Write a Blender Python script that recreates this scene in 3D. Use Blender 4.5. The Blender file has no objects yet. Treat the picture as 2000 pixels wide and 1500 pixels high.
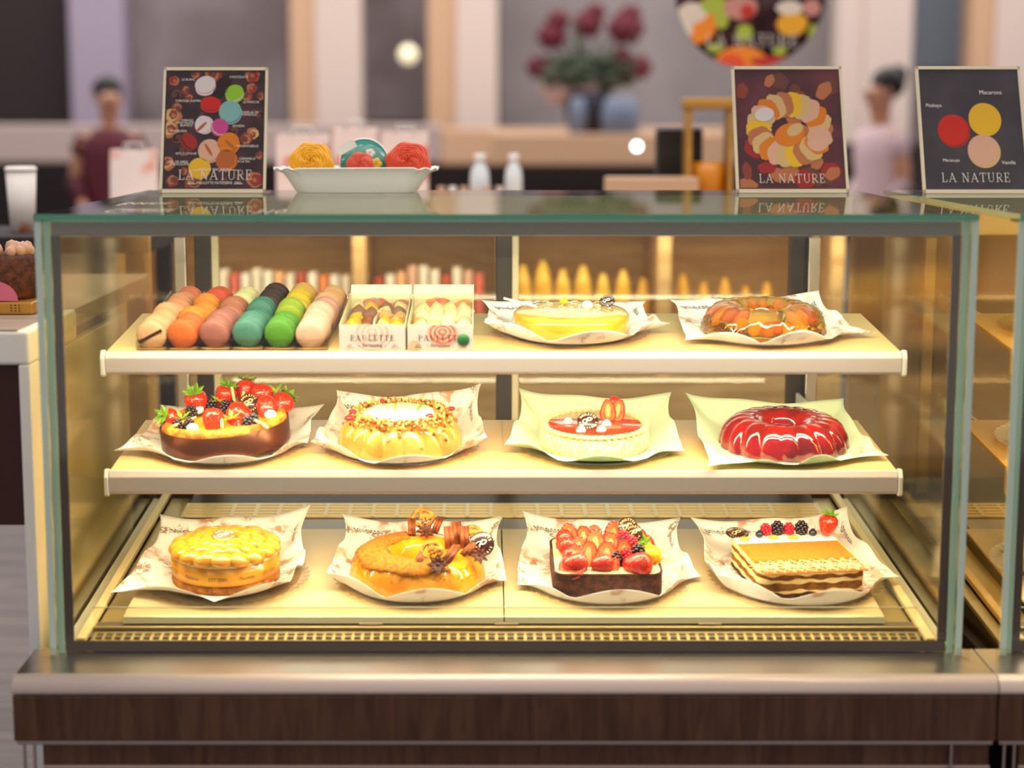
import bpy, math, random
from math import sin, cos, pi, radians as R, sqrt, exp
from mathutils import Vector, Matrix
random.seed(7)
SC = bpy.context.scene
COL = SC.collection
# ---------------------------------------------------------------- camera
F = 3450.0; TH = R(8.5); CZ = 1.5; CY = -2.8
cd = bpy.data.cameras.new('camera'); cam = bpy.data.objects.new('camera', cd); COL.objects.link(cam)
cam.location = (0, CY, CZ); cam.rotation_euler = (pi/2 - TH, 0, 0)
cd.sensor_width = 36; cd.lens = F/2000*36; cd.shift_x = (1000-943)/2000
cd.clip_start = .05; cd.clip_end = 60
cd.dof.use_dof = True; cd.dof.focus_distance = 3.32; cd.dof.aperture_fstop = 1.7; cd.dof.aperture_blades = 0
SC.camera = cam
# ---------------------------------------------------------------- world, lights, exposure
SC.view_settings.view_transform = 'Standard'; SC.view_settings.look = 'None'
SC.view_settings.exposure = 0.0; SC.view_settings.gamma = 1.0; SC.view_settings.use_curve_mapping = False
w = bpy.data.worlds.new('store_light'); SC.world = w; w.use_nodes = True
w.node_tree.nodes['Background'].inputs[0].default_value = (.80, .72, .71, 1)
w.node_tree.nodes['Background'].inputs[1].default_value = .74

def area(name, loc, rot, sx, sy, power, col, spread=180):
    l = bpy.data.lights.new(name, 'AREA'); l.shape = 'RECTANGLE'; l.size = sx; l.size_y = sy
    l.energy = power; l.color = col; l.spread = R(spread)
    o = bpy.data.objects.new(name, l); COL.objects.link(o); o.location = loc; o.rotation_euler = rot
    return o
WARM = (1, .80, .52); WARM2 = (1, .84, .60)
area('store_ceiling_light', (0, 1.0, 3.6), (0, 0, 0), 6, 3, 95, (1, .93, .88))
area('store_ceiling_light', (0, 9.5, 4.4), (0, 0, 0), 12, 6, 470, (1, .95, .92))
LW = 1.42
area('case_led_light', (.04, .075, 1.325), (R(26), 0, 0), LW, .025, 10.5, WARM2)
area('shelf_led_light', (.04, .225, 1.062), (R(30), 0, 0), 1.34, .02, 5.4, WARM)
area('shelf_led_light', (.04, .225, .852), (R(30), 0, 0), 1.34, .02, 5.4, WARM)
area('counter_fill_light', (.3, 2.5, 1.19), (R(20), 0, 0), 2.6, .04, 9, (1, .82, .6))  # added fill with no visible source, brightens the back counter behind the case
PITCH = 1.556
area('case_led_light', (.04+PITCH, .075, 1.325), (R(26), 0, 0), LW, .025, 10.5, WARM2)
area('shelf_led_light', (.04+PITCH, .225, 1.062), (R(30), 0, 0), 1.34, .02, 3.0, WARM)
area('shelf_led_light', (.04+PITCH, .225, .852), (R(30), 0, 0), 1.34, .02, 2.9, WARM)

# ---------------------------------------------------------------- helpers
CTH, STH = cos(TH), sin(TH)
def at(px, py, Y):
    """point of the place seen at a spot of the photo, at depth Y"""
    u = (px-943)/F; v = (750-py)/F
    t = (Y-CY)/(CTH+v*STH)
    return Vector((u*t, Y, CZ+(-STH+v*CTH)*t))
def lin(h):
    h = h.lstrip('#'); o = []
    for i in (0, 2, 4):
        c = int(h[i:i+2], 16)/255
        o.append(c/12.92 if c <= .04045 else ((c+.055)/1.055)**2.4)
    return (*o, 1)
M = {}
def mat(name, hexc, rough=.5, metal=0, bump=0, bscale=60, trans=0, ior=1.45, sss=0, coat=0, emit=0, hex2=None, nscale=20, spots=None, lo=.4, hi=.6, spec=.5, detail=3):
    m = bpy.data.materials.new(name); m.use_nodes = True; nt = m.node_tree; b = nt.nodes['Principled BSDF']
    c = lin(hexc) if isinstance(hexc, str) else hexc
    b.inputs['Base Color'].default_value = c; b.inputs['Roughness'].default_value = rough; b.inputs['Metallic'].default_value = metal
    b.inputs['IOR'].default_value = ior; b.inputs['Transmission Weight'].default_value = trans
    b.inputs['Coat Weight'].default_value = coat; b.inputs['Coat Roughness'].default_value = .05
    b.inputs['Specular IOR Level'].default_value = spec
    if sss:
        b.inputs['Subsurface Weight'].default_value = sss; b.inputs['Subsurface Radius'].default_value = (1, .6, .3); b.inputs['Subsurface Scale'].default_value = .012
    if emit:
        b.inputs['Emission Color'].default_value = c; b.inputs['Emission Strength'].default_value = emit
    tc = nt.nodes.new('ShaderNodeTexCoord')
    if hex2:
        n = nt.nodes.new('ShaderNodeTexNoise'); n.inputs['Scale'].default_value = nscale; n.inputs['Detail'].default_value = detail
        nt.links.new(tc.outputs['Object'], n.inputs['Vector'])
        mr = nt.nodes.new('ShaderNodeMapRange'); mr.inputs[1].default_value = lo; mr.inputs[2].default_value = hi
        nt.links.new(n.outputs['Fac'], mr.inputs[0])
        mx = nt.nodes.new('ShaderNodeMix'); mx.data_type = 'RGBA'
        mx.inputs[6].default_value = c; mx.inputs[7].default_value = lin(hex2)
        nt.links.new(mr.outputs[0], mx.inputs[0]); nt.links.new(mx.outputs[2], b.inputs['Base Color'])
        M[name+'_mix'] = mx
    if bump:
        n2 = nt.nodes.new('ShaderNodeTexNoise'); n2.inputs['Scale'].default_value = bscale; n2.inputs['Detail'].default_value = 4
        nt.links.new(tc.outputs['Object'], n2.inputs['Vector'])
        bp = nt.nodes.new('ShaderNodeBump'); bp.inputs['Strength'].default_value = bump; bp.inputs['Distance'].default_value = .004
        nt.links.new(n2.outputs['Fac'], bp.inputs['Height']); nt.links.new(bp.outputs[0], b.inputs['Normal'])
    M[name] = m
    return m
def glass(name, hexc, ior=1.5, rough=.0, glossc=None):
    m = bpy.data.materials.new(name); m.use_nodes = True; nt = m.node_tree; nt.nodes.clear()
    o = nt.nodes.new('ShaderNodeOutputMaterial'); mx = nt.nodes.new('ShaderNodeMixShader'); fr = nt.nodes.new('ShaderNodeFresnel')
    t = nt.nodes.new('ShaderNodeBsdfTransparent'); g = nt.nodes.new('ShaderNodeBsdfGlossy')
    fr.inputs[0].default_value = ior; t.inputs[0].default_value = lin(hexc); g.inputs['Roughness'].default_value = rough
    if glossc: g.inputs[0].default_value = lin(glossc)
    ge = nt.nodes.new('ShaderNodeNewGeometry'); mm = nt.nodes.new('ShaderNodeMath'); mm.operation = 'SUBTRACT'; mm.inputs[0].default_value = 1
    ml = nt.nodes.new('ShaderNodeMath'); ml.operation = 'MULTIPLY'
    nt.links.new(ge.outputs['Backfacing'], mm.inputs[1]); nt.links.new(fr.outputs[0], ml.inputs[0]); nt.links.new(mm.outputs[0], ml.inputs[1])
    nt.links.new(ml.outputs[0], mx.inputs[0]); nt.links.new(t.outputs[0], mx.inputs[1]); nt.links.new(g.outputs[0], mx.inputs[2]); nt.links.new(mx.outputs[0], o.inputs[0])
    M[name] = m; return m
def wood(name, h1, h2, scale=6, rough=.45, axis='X', dist=6):
    m = mat(name, h1, rough); nt = m.node_tree; b = nt.nodes['Principled BSDF']
    tc = nt.nodes.new('ShaderNodeTexCoord'); mp = nt.nodes.new('ShaderNodeMapping')
    mp.inputs['Scale'].default_value = {'X': (.12, 1, 1), 'Y': (1, .12, 1), 'Z': (1, 1, .12)}[axis]
    wv = nt.nodes.new('ShaderNodeTexNoise'); wv.inputs['Scale'].default_value = scale*6; wv.inputs['Detail'].default_value = 6; wv.inputs['Distortion'].default_value = dist*.2
    cr = nt.nodes.new('ShaderNodeMix'); cr.data_type = 'RGBA'; cr.inputs[6].default_value = lin(h1); cr.inputs[7].default_value = lin(h2)
    mr = nt.nodes.new('ShaderNodeMapRange'); mr.inputs[1].default_value = .35; mr.inputs[2].default_value = .65
    nt.links.new(tc.outputs['Object'], mp.inputs[0]); nt.links.new(mp.outputs[0], wv.inputs['Vector'])
    nt.links.new(wv.outputs['Fac'], mr.inputs[0]); nt.links.new(mr.outputs[0], cr.inputs[0]); nt.links.new(cr.outputs[2], b.inputs['Base Color'])
    return m

class MB:
    def __init__(s): s.v = []; s.f = []; s.m = []; s.sm = []
    def add(s, vs, fs, mi=0, smooth=True):
        o = len(s.v); s.v += [tuple(p) for p in vs]
        for f in fs: s.f.append([i+o for i in f]); s.m.append(mi); s.sm.append(smooth)
        return s
    def box(s, x0, x1, y0, y1, z0, z1, mi=0, T=None):
        vs = [Vector((x, y, z)) for z in (z0, z1) for y in (y0, y1) for x in (x0, x1)]
        if T: vs = [T @ p for p in vs]
        return s.add(vs, [(0, 2, 3, 1), (4, 5, 7, 6), (0, 1, 5, 4), (2, 6, 7, 3), (0, 4, 6, 2), (1, 3, 7, 5)], mi, False)
    def lathe(s, prof, n=48, mi=0, T=None, sc=(1, 1), fn=None, caps=True, smooth=True):
        vs = []; k = len(prof)
        for i in range(n):
            a = 2*pi*i/n
            for j, (r, z) in enumerate(prof):
                if fn: r, z = fn(a, j/(k-1), r, z)
                p = Vector((r*cos(a)*sc[0], r*sin(a)*sc[1], z)); vs.append(T @ p if T else p)
        fs = [(i*k+j, ((i+1) % n)*k+j, ((i+1) % n)*k+j+1, i*k+j+1) for i in range(n) for j in range(k-1)]
        s.add(vs, fs, mi, smooth)
        if caps:
            o = len(s.v)-n*k
            if prof[0][0] > 1e-5: s.f.append([o+i*k for i in range(n)][::-1]); s.m.append(mi); s.sm.append(False)
            if prof[-1][0] > 1e-5: s.f.append([o+i*k+k-1 for i in range(n)]); s.m.append(mi); s.sm.append(False)
        return s
    def ball(s, c, r, sc=(1, 1, 1), mi=0, n=12, T=None, fn=None):
        k = max(5, n//2+1); vs = []; c = Vector(c)
        for i in range(n):
            a = 2*pi*i/n
            for j in range(k):
                b = -pi/2+pi*j/(k-1)
                d = Vector((cos(a)*cos(b)*sc[0], sin(a)*cos(b)*sc[1], sin(b)*sc[2]))*r
                if fn: d = fn(d)
                if T: d = T @ d
                vs.append(c+d)
        return s.add(vs, [(i*k+j, ((i+1) % n)*k+j, ((i+1) % n)*k+j+1, i*k+j+1) for i in range(n) for j in range(k-1)], mi)
    def tube(s, pts, r, n=8, mi=0, closed=False, flat=1):
        pts = [Vector(p) for p in pts]; vs = []; k = len(pts)
        for i, p in enumerate(pts):
            if closed: d = pts[(i+1) % k]-pts[i-1]
            else: d = pts[min(i+1, k-1)]-pts[max(i-1, 0)]
            d.normalize(); up = Vector((0, 0, 1)) if abs(d.z) < .95 else Vector((0, 1, 0))
            a = d.cross(up).normalized(); b = a.cross(d)
            rr = r[i] if isinstance(r, (list, tuple)) else r
            for j in range(n): t = 2*pi*j/n; vs.append(p+a*cos(t)*rr+b*sin(t)*rr*flat)
        m = k if closed else k-1
        fs = [(i*n+j, i*n+(j+1) % n, ((i+1) % k)*n+(j+1) % n, ((i+1) % k)*n+j) for i in range(m) for j in range(n)]
        if not closed: fs += [list(range(n))[::-1], [(k-1)*n+j for j in range(n)]]
        return s.add(vs, fs, mi)
    def prism(s, prof, x0, x1, mi=0, smooth=False):
        """profile of (y, z) points swept along X"""
        k = len(prof); vs = [(x, y, z) for x in (x0, x1) for y, z in prof]
        fs = [(j, (j+1) % k, k+(j+1) % k, k+j) for j in range(k)]
        s.add(vs, fs, mi, smooth); s.add(vs, [list(range(k))[::-1], [k+j for j in range(k)]], mi, False); return s
    def poly(s, pts, mi=0): return s.add(pts, [list(range(len(pts)))], mi, False)
    def build(s, name, mats, parent=None, bevel=0, seg=2, solid=0, sub=0):
        me = bpy.data.meshes.new(name); me.from_pydata(s.v, [], s.f); 
        if not isinstance(mats, (list, tuple)): mats = [mats]
        for m in mats: me.materials.append(M[m])
        me.polygons.foreach_set('material_index', s.m); me.polygons.foreach_set('use_smooth', s.sm); me.update()
        import bmesh
        bm = bmesh.new(); bm.from_mesh(me); bmesh.ops.remove_doubles(bm, verts=bm.verts, dist=1e-6)
        bmesh.ops.recalc_face_normals(bm, faces=bm.faces); bm.to_mesh(me); bm.free()
        o = bpy.data.objects.new(name, me); COL.objects.link(o)
        if solid: q = o.modifiers.new('solid', 'SOLIDIFY'); q.thickness = solid; q.offset = 0
        if bevel: q = o.modifiers.new('bevel', 'BEVEL'); q.width = bevel; q.segments = seg; q.limit_method = 'ANGLE'; q.angle_limit = R(40)
        if sub: q = o.modifiers.new('sub', 'SUBSURF'); q.levels = sub; q.render_levels = sub
        if parent: o.parent = parent
        return o
def tag(o, label=None, cat=None, group=None, kind=None):
    if label: o['label'] = label
    if cat: o['category'] = cat
    if group: o['group'] = group
    if kind: o['kind'] = kind
    return o
def empty(name, loc=(0, 0, 0), rot=(0, 0, 0), label=None, cat=None, group=None):
    o = bpy.data.objects.new(name, None); COL.objects.link(o); o.location = loc; o.rotation_euler = rot; o.empty_display_size = .05
    return tag(o, label, cat, group)
def copy_tree(o, parent=None):
    c = o.copy(); COL.objects.link(c)
    if parent: c.parent = parent
    for ch in list(o.children): copy_tree(ch, c)
    return c
def TR(loc=(0, 0, 0), rx=0, ry=0, rz=0, s=1):
    return Matrix.Translation(loc) @ Matrix.Rotation(rz, 4, 'Z') @ Matrix.Rotation(ry, 4, 'Y') @ Matrix.Rotation(rx, 4, 'X') @ Matrix.Scale(s, 4)

# text -> mesh data (flat, XY)
def text_data(body, size, shear=0, align='CENTER'):
    cu = bpy.data.curves.new('lettering', 'FONT'); cu.body = body; cu.size = size; cu.shear = shear; cu.align_x = align; cu.resolution_u = 3
    o = bpy.data.objects.new('lettering', cu); COL.objects.link(o)
    me = bpy.data.meshes.new_from_object(o.evaluated_get(bpy.context.evaluated_depsgraph_get()))
    vs = [v.co.copy() for v in me.vertices]; fs = [list(p.vertices) for p in me.polygons]
    bpy.data.objects.remove(o); bpy.data.curves.remove(cu); bpy.data.meshes.remove(me)
    return vs, fs
def arc(cx, cy, rx, ry, a0, a1, n=10): return [(cx+rx*cos(R(a0+(a1-a0)*i/n)), cy+ry*sin(R(a0+(a1-a0)*i/n))) for i in range(n+1)]
# strokes: (points, width)
K, k_ = .13, .05
GL = {
 'P': (.66, [([(.17, 0), (.17, 1)], K), ([(.17, .975)]+arc(.36, .73, .25, .245, 90, -90)+[(.17, .485)], k_), ([(.595, .62), (.595, .84)], .09), ([(.03, .02), (.33, .02)], k_), ([(.03, .975), (.2, .975)], k_)]),
 'A': (.86, [([(.1, 0), (.43, 1)], k_), ([(.40, 1), (.74, 0)], K), ([(.2, .34), (.62, .34)], k_), ([(0, .02), (.22, .02)], k_), ([(.6, .02), (.88, .02)], k_)]),
 'U': (.82, [([(.17, 1), (.17, .32)], K), (arc(.42, .3, .25, .28, 180, 360), .06), ([(.67, .3), (.67, 1)], k_), ([(.03, .98), (.32, .98)], k_), ([(.57, .98), (.79, .98)], k_)]),
 'L': (.64, [([(.17, 0), (.17, 1)], K), ([(.03, .98), (.32, .98)], k_), ([(.03, .02), (.6, .02)], k_), ([(.58, 0), (.6, .26)], .06)]),
 'E': (.68, [([(.17, 0), (.17, 1)], K), ([(.03, .98), (.57, .98)], k_), ([(.03, .02), (.6, .02)], k_), ([(.17, .52), (.44, .52)], k_), ([(.44, .4), (.44, .64)], k_), ([(.57, .98), (.57, .76)], .06), ([(.6, .02), (.6, .26)], .06)]),
 'T': (.72, [([(.36, 0), (.36, 1)], K), ([(.04, .98), (.68, .98)], k_), ([(.04, .98), (.04, .76)], .06), ([(.68, .98), (.68, .76)], .06), ([(.22, .02), (.5, .02)], k_)]),
 'N': (.86, [([(.16, 0), (.16, 1)], k_), ([(.14, 1), (.68, 0)], K), ([(.69, 0), (.69, 1)], k_), ([(.03, .98), (.2, .98)], k_), ([(.58, .98), (.8, .98)], k_), ([(.06, .02), (.26, .02)], k_)]),
 'R': (.76, [([(.17, 0), (.17, 1)], K), ([(.17, .975)]+arc(.36, .73, .25, .245, 90, -90)+[(.17, .485)], k_), ([(.595, .62), (.595, .84)], .09), ([(.34, .48), (.7, 0)], K), ([(.03, .02), (.33, .02)], k_)]),
 ' ': (.35, [])}
def serif_data(body, h, track=.1, fine=False):
    """serif capitals drawn stroke by stroke"""
    vs = []; fs = []; x = 0
    for ch in body:
        wd, ss = GL[ch]
        for pts, wdt in ss:
            if fine: wdt = max(.045, wdt*.62)
            n = len(pts); o = len(vs)
            for i, p in enumerate(pts):
                q0 = pts[max(0, i-1)]; q1 = pts[min(n-1, i+1)]; dx, dy = q1[0]-q0[0], q1[1]-q0[1]; L = math.hypot(dx, dy) or 1
                nx, ny = -dy/L*wdt/2, dx/L*wdt/2
                vs += [Vector((x+p[0]+nx, p[1]+ny, 0)), Vector((x+p[0]-nx, p[1]-ny, 0))]
            fs += [[o+2*i, o+2*i+1, o+2*i+3, o+2*i+2] for i in range(n-1)]
        x += wd+track
    for v in vs: v.x = (v.x-(x-track)/2)*h; v.y *= h
    return vs, fs
def put(mb, data, T, mi=0, fn=None):
    vs, fs = data
    mb.add([fn(v) if fn else T @ v for v in vs], fs, mi, False)
# XY -> upright XZ, facing -Y
UP = Matrix.Rotation(pi/2, 4, 'X')

# ---------------------------------------------------------------- materials
mat('steel', '#b9b0ac', .28, 1, bump=.05, bscale=300)
mat('dull_steel', '#8a8078', .4, .9)
mat('nose', '#dcc8be', .3, .25)
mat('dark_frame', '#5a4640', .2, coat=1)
mat('top_band_reflection', '#8d7d76', .2, coat=1)  # top of the dark frame, lightened: store reflection put into its colour
mat('mullion', '#2b201a', .4)
mat('brass', '#c9b277', .35, .75)
mat('rail', '#d9c08a', .35, .1)
mat('black', '#14110f', .5)
mat('lip', '#bfaeaa', .45, bump=.05, bscale=500)
mat('lip_cap', '#d6ccc4', .4)
mat('shelf', '#cba870', .35)
mat('tray', '#c6b084', .35)
mat('tray_lip', '#b8b096', .3, .3)
mat('cream_beam', '#e6d8b8', .4)
mat('led', '#ffe2a8', .5, emit=6)
wood('wood_front', '#452a1e', '#60402e', 7, .35, 'Z')
wood('floor_wood', '#5f5553', '#827672', 3, .5, 'X')
wood('stand_wood', '#b58c5a', '#d6b07a', 3, .5, 'X')
wood('pale_wood', '#d9b595', '#e6c6a8', 3, .5, 'Z')
wood('table_wood', '#8a7c74', '#a5968c', 5, .5, 'X')
glass('glass', '#f6fbf7', 1.5)
glass('glass_top', '#dbe9e2', 1.55)
glass('glass_side', '#efe6c8', 3.6, .12, '#fff2d4')
glass('glass_back', '#f5f4ee', 1.35)
glass('acrylic', '#fbf8f2', 1.35)
glass('plate_clear', '#f3ede2', 1.5, .02)
glass('film', '#fdfcf8', 1.45, .08)
mat('glass_edge', '#d4ecdc', .2, trans=.12, ior=1.2, coat=.5)
mat('glass_edge_dark', '#4c9c7c', .1, coat=.5)
mat('white', '#f2efea', .5)
mat('white_gloss', '#f4f3f0', .12, coat=.5)
mat('white_panel', '#e9edf0', .4)
mat('card', '#f4efe6', .6)
mat('board_cream', '#f3e7c4', .6)
mat('box_card', '#b7a8a6', .6)
mat('ink', '#2a211d', .6)
mat('ink_brown', '#5a3f28', .6)
mat('white_ink', '#f2eae2', .6)
mat('green_dot', '#0b5a24', .5)
mat('gold', '#d0a95c', .35, .6)
mat('gold_foil', '#c08f43', .35, .5, bump=.1)

def paper_mat(name, base, p1, p2, print_amt=1):
    m = bpy.data.materials.new(name); m.use_nodes = True; nt = m.node_tree; b = nt.nodes['Principled BSDF']
    b.inputs['Roughness'].default_value = .55
    tc = nt.nodes.new('ShaderNodeTexCoord')
    def noise(sc, det=2, dist=0):
        n = nt.nodes.new('ShaderNodeTexNoise'); n.inputs['Scale'].default_value = sc; n.inputs['Detail'].default_value = det; n.inputs['Distortion'].default_value = dist
        nt.links.new(tc.outputs['Object'], n.inputs['Vector']); return n.outputs['Fac']
    def rng(x, lo, hi, top=1):
        r = nt.nodes.new('ShaderNodeMapRange'); r.inputs[1].default_value = lo; r.inputs[2].default_value = hi; r.inputs[4].default_value = top
        nt.links.new(x, r.inputs[0]); return r.outputs[0]
    def mix(f, a, b_):
        x = nt.nodes.new('ShaderNodeMix'); x.data_type = 'RGBA'; nt.links.new(f, x.inputs[0])
        if isinstance(a, tuple): x.inputs[6].default_value = a
        else: nt.links.new(a, x.inputs[6])
        x.inputs[7].default_value = b_; return x.outputs[2]
    def mul(a, b_):
        x = nt.nodes.new('ShaderNodeMath'); x.operation = 'MULTIPLY'; nt.links.new(a, x.inputs[0]); nt.links.new(b_, x.inputs[1]); return x.outputs[0]
    c = lin(base)
    if print_amt:
        f1 = mul(rng(noise(11), .53, .60), rng(noise(40, 3, 1.5), .42, .60, .8*print_amt))
        f2 = mul(rng(noise(15.7), .58, .63), rng(noise(55, 3, 2.5), .46, .56, .85*print_amt))
        c1 = mix(f1, c, lin(p1)); c2 = mix(f2, c1, lin(p2)); nt.links.new(c2, b.inputs['Base Color'])
    else: b.inputs['Base Color'].default_value = c
    tr = nt.nodes.new('ShaderNodeBsdfTranslucent'); tr.inputs[0].default_value = lin(base)
    ms = nt.nodes.new('ShaderNodeMixShader'); ms.inputs[0].default_value = .22
    out = nt.nodes['Material Output']; nt.links.new(b.outputs[0], ms.inputs[1]); nt.links.new(tr.outputs[0], ms.inputs[2]); nt.links.new(ms.outputs[0], out.inputs[0])
    M[name] = m
paper_mat('paper', '#fbf8f6', '#c9701e', '#8a5a2a')
paper_mat('paper_green', '#dff0d4', '#d98a4a', '#b3785a', 0)

# food
mat('glaze_yellow', '#cf8e0e', .06, coat=1, sss=.35, hex2='#dca424', nscale=12)
mat('flan', '#d4882e', .2, coat=.5, sss=.5, hex2='#dc9848', nscale=25)
mat('flan_deep', '#d98c0a', .16, coat=.7, sss=.5, hex2='#e2a024', nscale=14)
mat('cocoa_dust', '#c07410', .8, bump=.6, bscale=400, hex2='#a05a0c', nscale=160)
mat('cream', '#fbf4e2', .4, sss=.2)
mat('crumb_cream', '#cfc07c', .7, bump=1, bscale=260, hex2='#f3edc8', nscale=200)
mat('piped', '#d2c88a', .5, bump=.2, bscale=150)
mat('red_glaze', '#d23414', .1, coat=1, hex2='#b8260e', nscale=30)
mat('red_jelly', '#ae040d', .03, trans=.45, ior=1.36, coat=1, sss=.35, hex2='#84030c', nscale=28, lo=.45, hi=.6)
mat('jelly_fruit', '#5a0008', .4)
mat('amber_jelly', '#ffc44a', .02, trans=.97, ior=1.2, coat=.6)
mat('fruit_orange', '#f08c1c', .3, sss=.3)
mat('fruit_yellow', '#f2b418', .3, sss=.3)
mat('fruit_brown', '#c8642a', .35)
mat('fruit_dark', '#40222c', .3)
mat('peach', '#cf8418', .18, coat=.6, sss=.5, hex2='#dc9a34', nscale=30)
mat('ribbon', '#dc9a1c', .3, hex2='#d48c14', nscale=20)
mat('crust', '#b8701e', .8, bump=1, bscale=180, hex2='#8a4a10', nscale=60)
mat('tart_crust', '#dc9a2a', .6, bump=1, bscale=120, hex2='#b5661a', nscale=45)
mat('custard', '#e2a02a', .5, bump=.8, bscale=120)
mat('bronze_band', '#5e3018', .3, .55)
mat('granola', '#b87a2c', .6, hex2='#8c4e1a', nscale=60)
mat('granola_light', '#dcb264', .6)
mat('chocolate', '#33160f', .3, coat=.3)
mat('chocolate_cake', '#3e1d12', .75, bump=.8, bscale=200, hex2='#5f3120', nscale=80)
mat('choc_gold', '#8a6440', .45, .2)
mat('star_anise', '#4a1f14', .5, bump=.4)
mat('cinnamon', '#8e4a1c', .6, bump=.5, bscale=150, hex2='#6b2f12', nscale=60)
mat('walnut', '#c98f3c', .6, bump=.8, bscale=150, hex2='#8c5a1c', nscale=50)
mat('dried_orange', '#e0a830', .4)
mat('leaf', '#5f8a1c', .5, hex2='#8fae2a', nscale=40)
mat('leaf_dark', '#4a5a1e', .5)
mat('strawberry_cut', '#cf3c16', .25, coat=.5, hex2='#de6c3c', nscale=60)
mat('strawberry_core', '#e0905c', .35)
mat('raspberry', '#c8142a', .25, coat=.3)
mat('blackberry', '#1c0f1e', .18, coat=.5)
mat('blueberry', '#22203a', .3, coat=.3)
mat('almond', '#d9a02c', .5)
mat('tiramisu_dust', '#c0690f', .9, bump=.8, bscale=500, hex2='#d07c18', nscale=300)
mat('sponge', '#70400f', .9, bump=.7, bscale=160, hex2='#8f5a1c', nscale=70)
mat('custard_layer', '#edc47a', .5, hex2='#f4d898', nscale=40)
mat('sugar_line', '#efe0b0', .6)
mat('lattice_ground', '#a3560f', .9)
mat('berry_dark', '#43191f', .3)
def berry_mat():
    m = mat('strawberry', '#c8220f', .22, coat=.5); nt = m.node_tree; b = nt.nodes['Principled BSDF']
    tc = nt.nodes.new('ShaderNodeTexCoord'); v = nt.nodes.new('ShaderNodeTexVoronoi'); v.inputs['Scale'].default_value = 330
    mr = nt.nodes.new('ShaderNodeMapRange'); mr.inputs[1].default_value = .10; mr.inputs[2].default_value = .20
    mx = nt.nodes.new('ShaderNodeMix'); mx.data_type = 'RGBA'; mx.inputs[6].default_value = lin('#e8a24a'); mx.inputs[7].default_value = lin('#cc2410')
    bp = nt.nodes.new('ShaderNodeBump'); bp.inputs['Distance'].default_value = .002; bp.inputs['Strength'].default_value = .5
    nt.links.new(tc.outputs['Object'], v.inputs['Vector']); nt.links.new(v.outputs['Distance'], mr.inputs[0]); nt.links.new(mr.outputs[0], mx.inputs[0])
    nt.links.new(mx.outputs[2], b.inputs['Base Color']); nt.links.new(v.outputs['Distance'], bp.inputs['Height']); nt.links.new(bp.outputs[0], b.inputs['Normal'])
berry_mat()

# ---------------------------------------------------------------- shell of the store
def struct(o, label=None): o['kind'] = 'structure'; return o
struct(MB().box(-14, 14, -5, 16, -.1, 0).build('floor', 'floor_wood'))
mat('wall_grey', '#8d8686', .7, hex2='#9a9292', nscale=1.2)
mat('wall_mauve', '#7a6f70', .8, hex2='#91868a', nscale=1.5)
mat('dark_void', '#2c2223', .8)
mat('lilac', '#a598ab', .7)
mat('blue_grey', '#7f8a98', .6)
mat('pinkish', '#dccabf', .6)
mat('peach_wood', '#d2ac8a', .6)
mat('sill_pale', '#b8a6a0', .6)
YW = 13.0
wl = MB(); P = at(-150, 0, YW); Q = at(2150, 0, YW)
wl.box(P.x, Q.x, YW, YW+.2, 0, 4.2); struct(wl.build('wall_back', 'wall_grey'))
def panel(name, x0, x1, y0, y1, Y, th, m, kind='structure', bevel=0, parent=None):
    a = at(x0, y1, Y); b = at(x1, y0, Y)
    o = MB().box(a.x, b.x, Y, Y+th, max(a.z, .0) if y1 < 1500 else 0, b.z).build(name, m, parent, bevel)
    if kind and not parent: o['kind'] = kind
    return o
panel('wall_left', -150, 560, -60, 330, YW-.1, .08, 'wall_mauve')
# dark opening and pale column at far left
panel('trim_1', -150, 140, -60, 245, YW-.2, .08, 'dark_void')
panel('trim_2', 140, 238, -60, 245, YW-.45, .3, 'lilac', bevel=.02)
for i, (a, b, m1, c, d, m2) in enumerate([(565, 615, 'peach_wood', 615, 705, 'pinkish'), (835, 890, 'peach_wood', 890, 972, 'pinkish'),
                                    (1640, 1690, 'pinkish', 1690, 1783, 'pinkish'), (1900, 1945, 'peach_wood', 1945, 2080, 'pinkish')]):
    Y = 12.0
    p = at(a, 0, Y); q = at(b, 0, Y); r = at(d, 0, Y)
    mb = MB().box(p.x, q.x, Y, Y+.3, 0, 4.1, 0).box(q.x, r.x, Y-.04, Y+.3, 0, 4.1, 1)
    o = mb.build('trim_%d' % (i+3), [m1, m2], None, .01); o['kind'] = 'structure'
panel('window_1', 1783, 1900, -60, 135, YW-.1, .05, 'blue_grey')
panel('window_2', 975, 1640, -60, 255, YW-.1, .05, 'wall_grey')
panel('window_3', 705, 835, -60, 235, YW-.1, .05, 'wall_mauve')
panel('baseboard_back', -150, 860, 243, 318, 11.0, .3, 'sill_pale', bevel=.02)
panel('baseboard_right', 860, 1420, 250, 322, 11.0, .3, 'peach_wood', bevel=.02)
panel('trim_8', -150, 1700, 318, 470, 11.6, .1, 'dark_void')
panel('trim_9', 1640, 2100, 280, 420, 11.6, .2, 'dark_void')

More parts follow.
